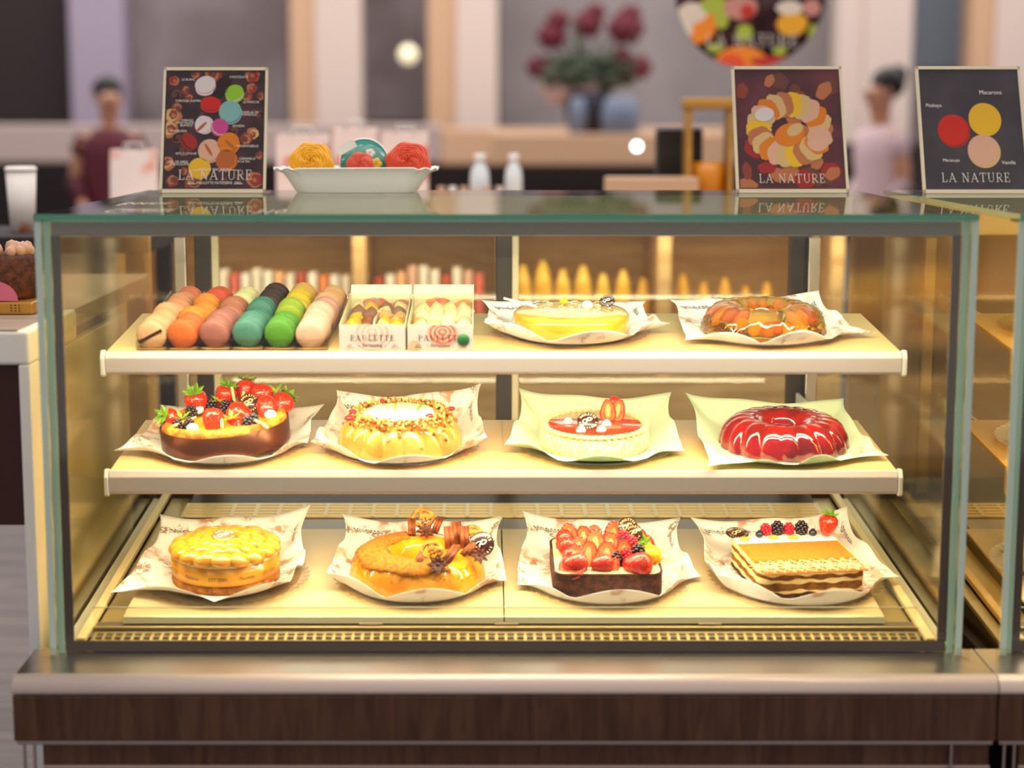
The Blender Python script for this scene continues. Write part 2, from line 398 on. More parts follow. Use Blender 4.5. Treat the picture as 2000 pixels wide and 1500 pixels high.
# ---------------------------------------------------------------- the display case
X0, X1, ZT, ZB = -.708, .783, 1.353, .622
YB = .96
GT = .010
def make_case():
    c = empty('display_case', (0, 0, 0), label='long glass pastry case with two lit shelves of cakes and macarons, centre of the photo', cat='display case')
    # top glass: pane with green front edge
    top = MB().box(X0, X1, -.004, YB, ZT-GT, ZT, 0).build('top_glass', 'glass_top', c)
    MB().box(X0, X1, -.0075, -.0042, ZT-GT, ZT, 0).build('polished_edge', 'glass_edge_dark', top)
    fg = MB().box(X0+.002, X1-.002, .0, .008, ZB, ZT-GT-.001).build('front_glass', 'glass', c)
    for s, x in ((-1, X0), (1, X1)):
        sg = MB().box(x-(0 if s < 0 else .008), x+(.008 if s < 0 else 0), .009, .93, ZB, ZT-GT-.001).build('side_glass', 'glass_side', c)
        MB().box(x-(.001 if s < 0 else .0095), x+(.0095 if s < 0 else .001), -.003, -.0005, ZB, ZT-GT-.001).build('polished_edge', 'glass_edge', sg)
        # ground strip of the mitred corner
        MB().box(x+(.0095 if s < 0 else -.021), x+(.021 if s < 0 else -.0095), .0085, .011, ZB, ZT-GT-.002).build('corner_strip', 'glass_edge', sg)
        MB().lathe([(0, 0), (.011, .001), (.013, .006), (.011, .012), (0, .013)], 20, 0, TR((x, -.016, ZB+.012))).build('glass_foot', 'acrylic', sg)
    bd = MB()
    ya, yb = .0115, .015; xa, xb = X0+.022, X1-.022
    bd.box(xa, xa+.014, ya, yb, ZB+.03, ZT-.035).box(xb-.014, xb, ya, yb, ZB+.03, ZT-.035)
    MB().box(xa, xb, ya, yb, ZT-.0355, ZT-GT-.002).build('top_band_reflection', 'top_band_reflection', c, .001)
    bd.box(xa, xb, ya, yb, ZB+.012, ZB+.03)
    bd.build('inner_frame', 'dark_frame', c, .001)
    # reflective top band underside (lamp housing)
    MB().prism([(.02, ZT-.013), (.02, ZT-.026), (.06, ZT-.018), (.12, ZT-.018), (.12, ZT-.013)], xa, xb).build('lamp_housing', 'dull_steel', c)
    hk = MB(); p = at(352, 445, .02)
    hk.box(p.x-.026, p.x+.026, .016, .02, ZT-.018, ZT-.0125).lathe([(.006, -.004), (.006, .004)], 12, 0, TR((p.x-.012, .018, ZT-.021), pi/2)).lathe([(.006, -.004), (.006, .004)], 12, 0, TR((p.x+.012, .018, ZT-.021), pi/2)).box(p.x-.003, p.x+.003, .016, .02, ZT-.034, ZT-.018)
    hk.build('hinge_clip', 'black', c)
    # rear frame
    def zr(z): return z
    bk = MB(); MZ0 = .70
    bk.box(X0+.01, X1-.01, .90, .95, 1.262, ZT-GT-.001); bk.build('rear_beam', 'cream_beam', c, .003)
    for a, b in ((379, 412), (969, 1000), (1544, 1586)):
        pa = at(a, 500, .90); pb = at(b, 500, .90)
        MB().box(pa.x, pb.x, .90, .93, MZ0, 1.262).build('rear_mullion', 'mullion', c, .002)
        MB().box(pb.x, pb.x+.014, .905, .925, MZ0, 1.262).build('rear_door_stile', 'cream_beam', c, .001)
    for a, b in ((120, 379), (425, 969), (1014, 1544), (1600, 1860)):
        pa = at(a, 500, .915); pb = at(b, 500, .915)
        MB().box(max(pa.x, X0+.012), min(pb.x, X1-.012), .912, .916, .74, 1.26).build('rear_door_pane', 'glass_back', c)
    MB().box(X0+.012, X1-.012, .89, .95, .60, .735).build('rear_sill', 'mullion', c, .002)
    # shelves
    for (zf, sl, zl) in ((1.108, .09, 1.069), (.901, .097, .860)):
        d = .33
        sh = MB().prism([(.2, zf), (.2, zf-.006), (.2+d, zf+sl*d-.006), (.2+d, zf+sl*d)], -.645, .716).build('shelf', 'shelf', c, .001)
        MB().prism([(.192, zf+.001), (.186, zf-.01), (.188, zl+.004), (.193, zl), (.199, zl+.004), (.199, zf+.0005)], -.645, .716).build('front_lip', 'lip', sh, .0015)
        for x in (-.6525, .7165):
            MB().prism([(.203, zf+.002), (.19, zf+.003), (.183, zf-.01), (.184, zl), (.19, zl-.003), (.203, zl)], x, x+.007).build('end_cap', 'lip_cap', sh, .001)
        MB().box(-.64, .712, .215, .235, zl+.0, zl+.006).build('led_strip', 'led', sh)
        for x in (-.6, .66):
            MB().prism([(.25, zf-.004), (.25, zf-.012), (.62, zf-.0+.0), (.88, zf+.0), (.88, zf+.03), (.55, zf+.022)], x, x+.006).build('bracket', 'lip_cap', sh)
        for x in (.0365,):
            MB().box(x-.0007, x+.0007, .205, .525, 0, .0008, 0, Matrix.Translation((0, 0, zf-.2*sl+.0003)) @ Matrix.Shear('XY', 4, (0, 0)) @ Matrix(((1, 0, 0, 0), (0, 1, 0, 0), (0, sl, 1, 0), (0, 0, 0, 1)))).build('panel_seam', 'tray_lip', sh)
    # posts carrying the shelves
    for x in (-.628, .688):
        MB().box(x-.012, x+.012, .86, .88, .72, 1.26).build('shelf_post', 'steel', c, .002)
    # deck
    def zt(y): return .664+.1*(y-.125)
    for a, b in ((-.613, .0355), (.0375, .685)):
        t = MB().prism([(.125, zt(.125)), (.125, zt(.125)-.004), (.575, zt(.575)-.004), (.575, zt(.575))], a, b).build('deck_tray', 'tray', c, .0008)
        MB().prism([(.1235, zt(.125)+.0005), (.119, zt(.125)-.002), (.114, zt(.125)-.012), (.1235, zt(.125)-.012)], a, b).build('tray_lip', 'tray_lip', t, .0005)
    for x in (-.19, .04, .385):
        MB().box(x-.02, x+.02, .100, .113, .6535, .6560).build('tray_clip', 'dull_steel', c, .001)
    MB().prism([(.06, .640), (.06, .6445), (.095, .648), (.13, .6505), (.13, .640)], -.66, .735).build('deck_sill', 'dull_steel', c)
    MB().box(-.66, .735, .088, .094, .6485, .6535).build('deck_trim', 'brass', c, .001)
    gg = MB().box(-.655, .73, .080, .084, .6495, .689).build('guard_glass', 'acrylic', c)
    MB().box(-.655, .73, .080, .084, .6891, .6901).build('guard_edge', 'tray_lip', gg)
    # side rails of the deck and outer side trays
    for s, x in ((-1, -.666), (1, .742)):
        sl = (.722-.652)/(.84-.04)
        MB().prism([(.03, .652), (.03, .642), (.86, .652+sl*.83-.01), (.86, .652+sl*.83)], x-.008, x+.008).build('side_rail', 'rail', c, .002)
        x2 = x+(-.03 if s < 0 else .03); lo, hi = min(x, x2)+(.009 if s > 0 else 0), max(x, x2)-(.009 if s < 0 else 0)
        MB().prism([(.03, .640), (.03, .632), (.86, .700), (.86, .708)], lo, hi).build('side_channel', 'tray_lip', c)
        x3 = x+(.05 if s < 0 else -.05); lo, hi = min(x, x3)+(.009 if s < 0 else 0), max(x, x3)-(.009 if s > 0 else 0)
        MB().prism([(.05, .640), (.05, .632), (.86, .70), (.86, .708)], lo, hi).build('side_channel', 'brass', c)
    # front grille
    n = 86; gx0, gx1 = -.645, .722; g = MB(); g.box(gx0, gx1, .024, .030, .646, .649).box(gx0, gx1, .052, .058, .6505, .6535)
    g.box(gx0, gx1, .0395, .0425, .648, .651)
    Tg = Matrix(((1, 0, 0, 0), (0, 1, 0, 0), (0, .15, 1, .6425), (0, 0, 0, 1)))
    for i in range(n+1):
        x = gx0+(gx1-gx0)*i/n; g.box(x-.0022, x+.0022, .026, .057, 0, .003, 0, Tg)
    gr = g.build('front_grille', 'brass', c)
    MB().box(gx0, gx1, .02, .06, .628, .636).build('air_duct', 'black', gr)
    MB().box(X0+.02, X1-.02, .0155, .024, .6385, .6475).build('grille_edge', 'brass', c, .001)
    # rear grille
    g = MB(); za = lambda y: .705+.10*(y-.6)
    Tr = Matrix(((1, 0, 0, 0), (0, 1, 0, 0), (0, .10, 1, .714-.10*.66), (0, 0, 0, 1)))
    xs0, xs1 = -.60, .68
    for j in range(5): y = .655+.0185*j; g.box(xs0, xs1, y, y+.0095, 0, .003, 0, Tr)
    nn = 27
    for i in range(nn+1): x = xs0+(xs1-xs0)*i/nn; g.box(x-.004, x+.004, .655, .738, 0.0002, .0033, 0, Tr)
    rg = g.build('rear_grille', 'rail', c)
    MB().prism([(.65, .700), (.65, .692), (.744, .700), (.744, .708)], xs0, xs1).build('air_duct', 'black', rg)
    MB().prism([(.578, .7065), (.578, .690), (.653, .692), (.653, .7125)], -.60, .68).build('deck_step', 'dull_steel', c)
    MB().prism([(.745, .70), (.885, .715), (.885, .748), (.745, .722)], -.60, .68).build('rear_step', 'mullion', c)
    # cabinet under the glass
    bx0, bx1 = -.742, .812
    pf = [(-.10, .634), (.02, .636), (.02, .60), (-.10, .60)]
    MB().prism([(-.098, .6305), (.03, .6335), (.03, .60), (-.098, .60)], bx0, bx1).build('steel_ledge', 'steel', c, .001)
    nose = [(-.1, .6325)]+[(-.1-.022*sin(R(a)), .606+.0265*cos(R(a))) for a in range(0, 91, 10)]+[(-.1, .604)]
    MB().prism(nose, bx0, bx1, 0, True).build('rounded_nose', 'nose', c)
    MB().box(bx0, bx1, -.12, -.02, .527, .6035).build('wood_fascia', 'wood_front', c, .003)
    MB().box(bx0+.004, bx1-.004, -.116, -.02, .5205, .5265).build('steel_trim', 'steel', c, .001)
    MB().box(bx0+.04, bx1-.004, -.10, -.02, .10, .5203).build('wood_front_panel', 'wood_front', c, .003)
    MB().box(bx0+.04, bx1-.004, -.104, -.1005, .478, .4815).build('panel_trim', 'nose', c)
    MB().box(bx0+.04, bx1-.004, -.018, .95, .08, .598).build('cabinet_body', 'mullion', c)
    MB().box(bx0+.06, bx1-.02, -.05, .90, 0, .0799).build('toe_kick', 'black', c)
    for x in (bx0+.012, bx0+.028, bx1-.07): MB().box(x, x+.004, -.112, -.108, .12, .52).build('corner_bead', 'steel', c)
    return c
case = make_case()
case2 = copy_tree(case); case2.location.x = PITCH
case2['label'] = 'second glass pastry case cut off by the right edge of the photo'
for o in list(case2.children):
    if o.name.split('.')[0] == 'hinge_clip': bpy.data.objects.remove(o)

# lettering stuck on the top glass, seen upside down in it
def glass_letter(body, px, py, size, label):
    mb = MB(); Y = .45
    p = at(px, py, 0); 
    t = (CZ-ZT)/((CZ-at(px, py, 0).z)/(2.8)); Y = t+CY
    p = at(px, py, Y)
    vs, fs = text_data(body, size)
    mb.add([Vector((p.x+v.x, p.y-v.y*5.0, ZT+.0006)) for v in vs], fs, 0, False)
    o = mb.build('decal_lettering', 'tray_lip', case)
glass_letter('Bonne', 292, 396, .032, '')
glass_letter('Catalizr', 286, 409, .034, '')
glass_letter('310', 536, 410, .034, '')

# ---------------------------------------------------------------- shelf planes
def zs1(Y): return 1.108+.09*(Y-.2)
def zs2(Y): return .901+.097*(Y-.2)
def zt(Y): return .664+.1*(Y-.125)
LV = {1: (zs1, .09), 2: (zs2, .097), 3: (zt, .1)}

# ---------------------------------------------------------------- plates and papers
pl_proto = {}
def plate(px, py_hint, Y, lv, r, label):
    f, sl = LV[lv]; z = f(Y); x = at(px, py_hint, Y).x
    key = round(r, 3)
    if key not in pl_proto:
        def sc(a, t, rr, zz):
            k = 1+.02*cos(a*44)*max(0, (rr/r-.85)/.15); return rr*k, zz
        o = MB().lathe([(0, .0012), (r*.78, .0012), (r*.86, .003), (r*.98, .0085), (r, .0095), (r*.985, .0105), (r*.85, .0055), (r*.77, .0036), (0, .0036)], 176, 0, None, (1, 1), sc).build('cake_plate', 'plate_clear')
        pl_proto[key] = o
    else:
        o = pl_proto[key].copy(); COL.objects.link(o)
    o.location = (x, Y, z); o.rotation_euler = (math.atan(sl), 0, 0)
    tag(o, label, 'plate', 'clear scalloped cake plates')
    return Vector((x, Y, z))
def paper(cen, lv, r0, rp, corners, label, m='paper', wav=.010, seed=0, texts=(), group='printed paper sheets under the cakes', nw=3, dip=0):
    f, sl = LV[lv]; rnd = random.Random(seed)
    cs = [at(px, py, Y)-cen for px, py, Y in corners]     # BL, BR, FR, FL
    angs = [math.atan2(c.y, c.x) for c in cs]
    order = [1, 0, 3, 2]   # BR, BL, FL, FR counter-clockwise
    A = [angs[i] for i in order]; Cn = [cs[i] for i in order]
    for i in range(1, 4):
        while A[i] < A[i-1]: A[i] += 2*pi
    ph = [rnd.uniform(0, 6) for _ in range(4)]
    def B(e, u):
        a0, a1 = A[e], A[e+1] if e < 3 else A[0]+2*pi
        c0, c1 = Cn[e], Cn[(e+1) % 4]
        a = a0+(a1-a0)*u; wq = (4*u*(1-u))**.8*{0: .30, 1: .55, 2: 1.0, 3: .55}[e]
        front = max(0, -sin(a)); rr = rp*(1.04-.05*front)
        zc = .015+.006*(1-front)+{1: .008, 2: -.001, 3: .010}[lv]*front
        cp = Vector((rr*cos(a), rr*sin(a), sl*rr*sin(a)+zc))
        p = (c0.lerp(c1, u))*(1-wq)+cp*wq
        wv = wav*(.35 if e == 0 else .6)*sin(2*pi*(1.5 if e == 0 else 2)*u+ph[e])*(sin(pi*u)**.7)
        if e == 2: wv = wav*2.4*(abs(sin(2.5*pi*u+ph[e]*.15))-.45)*(sin(pi*u)**.6)
        p.z += wv; p.z = max(p.z, sl*p.y+.0115)
        return p, a
    def S(e, u, s):
        b, a = B(e, u)
        i = Vector((r0*cos(a), r0*sin(a), sl*r0*sin(a)+.0062))
        p = i.lerp(b, s); flat = sl*p.y+.0062+.004*s
        p.z = flat+(b.z-(sl*b.y+.0102))*(s**1.7)
        p.z = max(p.z, sl*p.y+.0062+.0045*min(1, s*1.3))
        return p
    nu, ns = 26, 12; mb = MB(); vs = []
    for e in range(4):
        for i in range(nu):
            for j in range(ns+1): vs.append(S(e, i/nu, j/ns))
    N = 4*nu; k = ns+1
    fs = [(i*k+j, ((i+1) % N)*k+j, ((i+1) % N)*k+j+1, i*k+j+1) for i in range(N) for j in range(ns)]
    mb.add(vs, fs, 0, True)
    mb.add([vs[i*k] for i in range(N)], [list(range(N))], 0, True)
    o = mb.build('printed_paper' if m == 'paper' else 'wrapping_paper', m, None, solid=.0006); o.location = cen
    tag(o, label, 'paper', group)
    if texts:
        tb = MB()
        data = text_data('Paulette', .024, .6)
        for (e, u0, s0, rot, scl) in texts:
            p0 = S(e, u0, s0); du = (S(e, min(.99, u0+.02), s0)-S(e, max(.01, u0-.02), s0)).length/.04; ds = (S(e, u0, s0+.04)-S(e, u0, s0-.04)).length/.08
            def fn(v):
                x = v.x*scl; y = v.y*scl; c_, s_ = cos(rot), sin(rot); x, y = x*c_-y*s_, x*s_+y*c_
                u = min(.995, max(.005, u0+x/du)); s = min(.98, max(.02, s0+y/ds))
                q = S(e, u, s); a_ = S(e, min(1, u+.01), s)-q; b_ = S(e, u, max(0, s-.02))-q
                n = a_.cross(b_); n.normalize()
                if n.z < 0: n = -n
                return q+n*.0012
            put(tb, data, None, 0, fn)
        tb.build('script_lettering', 'ink_brown', o)
    return o

TX = [(0, .93, .75, pi, .9), (3, .88, .8, pi, .8)]
specs = [
 # key, px centre, Y, level, plate r, paper inner r, corners BL BR FR FL
 ('C1', 1115, .335, 1, 0.140, 0.106, [(938, 585, .5), (1262, 588, .5), (1308, 632, .33), (945, 628, .3)], 'paper', 'under the glossy yellow cake on the top shelf'),
 ('C2', 1490, .335, 1, 0.140, 0.113, [(1305, 584, .5), (1600, 567, .5), (1712, 662, .3), (1338, 664, .24)], 'paper', 'under the clear fruit jelly ring on the top shelf'),
 ('M1', 443, .335, 2, 0.142, 0.117, [(312, 790, .5), (634, 789, .48), (600, 866, .33), (222, 880, .28)], 'paper', 'under the berry tart in a bronze band'),
 ('M2', 782, .335, 2, 0.142, 0.114, [(657, 762, .5), (940, 748, .48), (952, 855, .3), (607, 862, .29)], 'paper', 'under the fluted flan with a granola ring'),
 ('M3', 1165, .335, 2, 0.142, 0.100, [(1012, 757, .5), (1312, 765, .5), (1338, 892, .28), (985, 868, .30)], 'paper_green', 'under the small cream cake with a red top'),
 ('M4', 1530, .335, 2, 0.142, 0.118, [(1338, 767, .5), (1648, 778, .5), (1735, 912, .25), (1380, 934, .185)], 'paper_green', 'under the red jelly ring'),
 ('B1', 442, .292, 3, 0.148, 0.097, [(312, 1004, .5), (607, 985, .5), (590, 1105, .33), (213, 1162, .2)], 'paper', 'under the peach topped cake at bottom left'),
 ('B2', 815, .292, 3, 0.148, 0.124, [(668, 1003, .5), (985, 1006, .5), (990, 1140, .26), (638, 1118, .24)], 'paper', 'under the cinnamon and star anise flan'),
 ('B3', 1180, .292, 3, .152, .131, [(1020, 997, .5), (1330, 1010, .5), (1370, 1140, .28), (1010, 1152, .24)], 'paper', 'under the rectangular strawberry cake'),
 ('B4', 1555, .292, 3, .156, .138, [(1348, 1010, .5), (1655, 988, .5), (1757, 1138, .28), (1398, 1120, .22)], 'paper', 'under the layered tiramisu slab'),
]
CEN = {}
for i, (k, px, Y, lv, rp, r0, cs, m, lab) in enumerate(specs):
    py = {1: 660, 2: 880, 3: 1120}[lv]
    c = plate(px, py, Y, lv, rp, 'clear scalloped plate '+lab.replace('under', 'below')); CEN[k] = c
    paper(c, lv, r0, rp, cs, ('pale green crumpled paper ' if m != 'paper' else 'white printed paper with upturned corners ')+lab, m, .010, i+3, TX if m == 'paper' else (),
          'pale green papers' if m != 'paper' else 'printed paper sheets under the cakes')
def drop(c, dz, keep):
    for o in c.children:
        if o.name.split('.')[0] not in keep: o.location.z += dz
def cake_root(key, name, label, cat='cake', rz=0, roll=0, lift=.0070, dx=0, dy=0):
    lv = [s for s in specs if s[0] == key][0][3]; c = CEN[key]; sl = LV[lv][1]
    return empty(name, (c.x+dx, c.y+dy, c.z+lift+sl*dy), (math.atan(sl), roll, rz), label, cat)

# ---------------------------------------------------------------- fruit builders (parts of cakes)
def straw_prof(L, r): return [(0, 0), (r*.35, L*.03), (r*.62, L*.16), (r*.85, L*.38), (r, L*.62), (r*.95, L*.8), (r*.7, L*.93), (r*.3, L*1.0), (0, L*.985)]
MESH = {}
def shared(key, name, fn, parent, loc, rx=0, ry=0, rz=0, s=1):
    """first call builds the part, later calls copy it (with its own children)"""
    if key not in MESH:
        o = fn(); MESH[key] = o
    else:
        o = MESH[key].copy(); COL.objects.link(o); 
        for ch in list(MESH[key].children):
            c = ch.copy(); COL.objects.link(c); c.parent = o
    o.name = name; o.parent = parent; o.location = loc; o.rotation_euler = (rx, ry, rz); o.scale = (s, s, s)
    return o
def f_strawberry():
    o = MB().lathe(straw_prof(.034, .0145), 20).build('strawberry', 'strawberry')
    lf = MB()
    for i in range(7):
        a = i*2*pi/7; ca, sa = cos(a), sin(a)
        pts = [Vector((ca*.002-sa*.003, sa*.002+ca*.003, .0335)), Vector((ca*.010-sa*.0035, sa*.010+ca*.0035, .0350)), Vector((ca*.0145, sa*.0145, .0375+.0015*(i % 3))), Vector((ca*.010+sa*.0035, sa*.010-ca*.0035, .0350)), Vector((ca*.002+sa*.003, sa*.002-ca*.003, .0335))]
        lf.poly(pts)
    lf.tube([(0, 0, .033), (0, .001, .042)], .0012, 6)
    lf.build('leaves', 'leaf', o, solid=.0005)
    return o
def f_bare(): return MB().lathe(straw_prof(.034, .0145), 20).build('strawberry', 'strawberry')
def f_slice():
    # half berry: outer skin, flat cut face with core
    mb = MB(); L, r = .040, .0145; pr = straw_prof(L, r); vs = []; n = 10
    for i in range(n+1):
        a = pi*i/n
        for (q, z) in pr: vs.append((q*cos(a), q*sin(a)*.6, z))
    k = len(pr); mb.add(vs, [(i*k+j, (i+1)*k+j, (i+1)*k+j+1, i*k+j+1) for i in range(n) for j in range(k-1)], 0)
    mb.poly([(q, 0, z) for q, z in pr]+[(-q, 0, z) for q, z in pr[::-1][1:-1]], 0)
    mb.poly([(q*.82, -.0004, L*.06+z*.9) for q, z in pr]+[(-q*.82, -.0004, L*.06+z*.9) for q, z in pr[::-1][1:-1]], 1)
    mb.poly([(q*.33, -.0008, L*.2+z*.6) for q, z in pr]+[(-q*.33, -.0008, L*.2+z*.6) for q, z in pr[::-1][1:-1]], 2)
    return mb.build('strawberry_slice', ['strawberry', 'strawberry_cut', 'strawberry_core'])
def f_drupe(m, nm, rad=.011):
    def g():
        mb = MB()
        for k in range(34):
            z = 1-2*(k+.5)/34; a = k*2.399963; q = sqrt(1-z*z)
            mb.ball((q*cos(a)*rad*.72, q*sin(a)*rad*.72, z*rad*.95), rad*.30, n=8)
        mb.ball((0, 0, 0), rad*.75, n=10)
        return mb.build(nm, m)
    return g
def f_blue():
    mb = MB().ball((0, 0, 0), .0072, (1, 1, .9), n=14)
    mb.tube([(.0028*cos(a), .0028*sin(a), .0066) for a in [i*pi/4 for i in range(8)]], .0007, 5, closed=True)
    return mb.build('blueberry', 'blueberry')
def straw(p, loc, rx=0, ry=0, rz=0, s=1, bare=False): return shared('sb' if bare else 'sl', 'strawberry', f_bare if bare else f_strawberry, p, loc, rx, ry, rz, s)
def sslice(p, loc, rx=0, ry=0, rz=0, s=1): return shared('slice', 'strawberry_slice', f_slice, p, loc, rx, ry, rz, s)
def blackb(p, loc, s=1, **k): return shared('bb', 'blackberry', f_drupe('blackberry', 'blackberry'), p, loc, s=s, **k)
def raspb(p, loc, s=1, **k): return shared('rb', 'raspberry', f_drupe('raspberry', 'raspberry', .010), p, loc, s=s, **k)
def blueb(p, loc, s=1, **k): return shared('blu', 'blueberry', f_blue, p, loc, s=s, **k)
def choc_disc(p, loc, rx, ry, rz, r, m='chocolate', ink='white_ink'):
    o = MB().lathe([(0, 0), (r*.97, 0), (r, .0008), (r*.97, .0022), (0, .0022)], 40).build('chocolate_seal', m, p)
    o.location = loc; o.rotation_euler = (rx, ry, rz)
    mb = MB(); vs, fs = text_data('P', r*1.1, .45); mb.add([v+Vector((-.12*r, -r*.36, .0027)) for v in vs], fs, 0, False)
    vs, fs = text_data('C', r*.8, .4); mb.add([v+Vector((-.38*r, -r*.3, .0028)) for v in vs], fs, 0, False)
    word = 'PAULETTE'
    for i, ch in enumerate(word):
        a = R(150-120*i/7); vs, fs = text_data(ch, r*.32); T = Matrix.Translation((cos(a)*r*.74, sin(a)*r*.74, .0026)) @ Matrix.Rotation(a-pi/2, 4, 'Z') @ Matrix.Translation((0, -r*.1, 0))
        mb.add([T @ v for v in vs], fs, 0, False)
    for i, ch in enumerate('PATISSERIE'):
        a = R(-165+150*i/9); vs, fs = text_data(ch, r*.26); T = Matrix.Translation((cos(a)*r*.78, sin(a)*r*.78, .0026)) @ Matrix.Rotation(a+pi/2, 4, 'Z') @ Matrix.Translation((0, -r*.1, 0))
        mb.add([T @ v for v in vs], fs, 0, False)
    mb.build('seal_lettering', ink, o)
    return o
def bundt(Ro, Ri, H, nf, amp, twist=0, n=240, top=.0, rnd=1.0):
    """fluted ring with a hole, closed"""
    prof = [(Ri*.9, .0), (Ro*.995, 0), (Ro, .06), (Ro*.985, .28), (Ro*.955, .5), (Ro*.90, .7), (Ro*.82, .86), (Ro*.72, .96), (Ro*.62, 1.0), (Ro*.5, .98), (Ri*1.25, .9), (Ri*1.02, .72), (Ri*.95, .4), (Ri*.9, 0)]
    def fn(a, t, r, z):
        k = min(1, max(0, (r-Ri)/(Ro-Ri)))**.8
        fl = abs(sin(a*nf/2+twist*z))**.7
        r2 = r*(1-amp*k*(1-fl)*(.4+.6*min(1, z*3+.3))); z2 = z*H*(1-.10*amp*6*k*(1-fl)*(z > .3))
        return r2, z2
    return MB().lathe(prof, n, 0, None, (1, 1), fn, caps=False)

# ---- C1: glossy yellow mousse cake
c = cake_root('C1', 'mousse_cake', 'glossy yellow domed mousse cake on the top shelf right of the pastry boxes')
r = .105
MB().lathe([(0, 0), (r*.97, 0), (r, .004), (r, .03), (r*.985, .038), (r*.94, .0445), (r*.8, .048), (r*.4, .050), (0, .0505)], 96).build('glazed_body', 'glaze_yellow', c, sub=1)
mb = MB()
for i in range(60):
    a = random.uniform(0, 6.28); q = r*sqrt(random.random())*.7; x, y = q*cos(a), q*sin(a); b = random.uniform(0, 6.28); L = .006
    mb.tube([(x-L*cos(b), y-L*sin(b), .0505), (x, y, .0525), (x+L*cos(b), y+L*sin(b), .0508)], .0007, 5)
mb.build('coconut_shreds', 'cream', c)['kind'] = 'stuff'
MB().ball((.028, -.01, .058), .010, n=18).build('white_truffle', 'cream', c)
MB().ball((-.012, .03, .057), .008, (1, 1, .8), n=14).build('candied_fruit', 'fruit_yellow', c)
choc_disc(c, (.066, .03, .058), R(55), 0, R(-20), .014)
mb = MB()
for k in range(3):
    mb.tube([(-.12+k*.0, .015+k*.006, .066), (-.075, .0+k*.006, .056), (-.06, -.004+k*.006, .0515)], .0011, 6)
mb.build('chocolate_fork', 'card', c)
c.scale.z = .84
# ---- C2: amber jelly ring with fruit
c = cake_root('C2', 'fruit_jelly', 'clear amber jelly ring with orange fruit inside on the top shelf, right end', 'jelly')
bundt(.112, .036, .051, 16, .06, 10).build('jelly_ring', 'amber_jelly', c)
rr = random.Random(3)
for i in range(26):
    a = 2*pi*i/26+rr.uniform(-.1, .1); q = rr.uniform(.058, .082); z = rr.uniform(.014, .030)
    mb = MB().ball((0, 0, 0), rr.uniform(.012, .016), (1.3, .9, .75), n=12)
    m = rr.choice(['fruit_orange', 'fruit_yellow', 'fruit_yellow', 'fruit_yellow'] if i % 5 else ['fruit_brown'])
    o = mb.build('fruit_piece', m, c); o.location = (q*cos(a), q*sin(a), z); o.rotation_euler = (rr.random(), rr.random(), a)
# ---- M1: berry tart
c = cake_root('M1', 'berry_tart', 'round berry tart wrapped in a shiny bronze band, left end of the middle shelf', 'tart', roll=R(-4), lift=.0120)
r = .1155
MB().lathe([(r, 0), (r, .039), (r-.0012, .0395), (r-.002, .039), (r-.002, .001)], 96, caps=False).build('bronze_band', 'bronze_band', c)
mb = MB().lathe([(0, .015), (r-.003, .015), (r-.003, .046), (r-.005, .055), (r-.012, .060), (r-.022, .056), (r-.026, .046)], 96, 0, None, (1, 1), lambda a, t, q, z: (q*(1+.006*sin(a*17)*t), z+.0012*sin(a*11+1)*t), caps=False)
mb.build('pastry_crust', 'tart_crust', c)
MB().lathe([(r-.024, .047), (r*.6, .050), (r*.3, .054), (0, .056)], 48, caps=False).build('custard_filling', 'custard', c)
for (x, y, z, rx, ry, rz, s, b) in [(-.052, .05, .060, .3, -.2, .4, 1.25, 0), (-.012, .066, .062, .35, .1, 1, 1.2, 0), (.028, .075, .066, .3, .3, 2, 1.15, 0), (.055, .05, .062, .2, .5, 1.3, 1.2, 1),
                         (.083, .035, .052, -.5, .9, .2, 1.25, 0), (.052, -.012, .055, -.6, -1.0, .3, 1.3, 1), (-.08, .01, .055, .7, -.8, 0, 1.15, 0), (-.015, -.058, .050, -.2, .3, .6, 1.15, 1), (.03, -.052, .050, -1.2, .8, .4, 1.15, 0), (-.088, -.022, .048, 1.9, .5, .8, 1.2, 0), (.075, -.004, .056, -.3, .8, 1.1, 1.15, 1)]:
    straw(c, (x, y, z-.008), rx, ry, rz, s*1.16, bool(b))
for (x, y, z, s) in [(-.055, -.048, .058, 1), (-.06, .02, .064, 1.1), (.052, -.066, .058, 1.2), (.06, -.055, .060, 1.1), (-.0, .03, .066, 1.1), (.013, .03, .064, 1.0), (.035, .01, .062, .9), (-.03, .045, .066, 1.2), (.07, .02, .06, 1.1), (-.075, -.045, .056, 1.1), (.005, .055, .066, 1.2)]: blackb(c, (x, y, z), s)
for (x, y, z) in [(-.045, -.073, .058), (.088, -.03, .062), (-.05, .028, .066)]: MB().ball((x, y, z), .011, (1, 1, .8), n=14).build('cream_dot', 'cream', c)
for (a0, b0) in [((-.085, -.06, .060), (-.045, -.028, .066)), ((.008, -.08, .058), (.003, -.045, .070)), ((.05, -.05, .066), (.082, -.082, .058)), ((.018, .035, .06), (.012, .05, .098)), ((.024, .03, .06), (.034, .045, .09)), ((.08, -.085, .06), (.09, -.098, .056))]:
    MB().tube([a0, b0], .0028, 6).build('white_chocolate_stick', 'custard_layer', c)
choc_disc(c, (.045, .018, .074), R(60), 0, R(10), .0185, 'chocolate', 'custard_layer')
for (x, y, z, h) in [(-.012, .045, .075, 0), (.09, .06, .082, 1), (-.07, -.03, .066, 2), (.022, -.052, .066, .5)]:
    mb = MB()
    for i in range(5):
        a = i*2*pi/5+h; q = Vector((cos(a), sin(a)*.6, .35+.3*sin(a))).normalized(); n = Vector((-sin(a), cos(a)*.6, 0))*.0045; o_ = Vector((x, y, z))
        mb.poly([o_, o_+q*.009+n, o_+q*.02, o_+q*.009-n])
    mb.build('mint_leaf', 'leaf', c, solid=.0006)
drop(c, -.0095, ('bronze_band',))
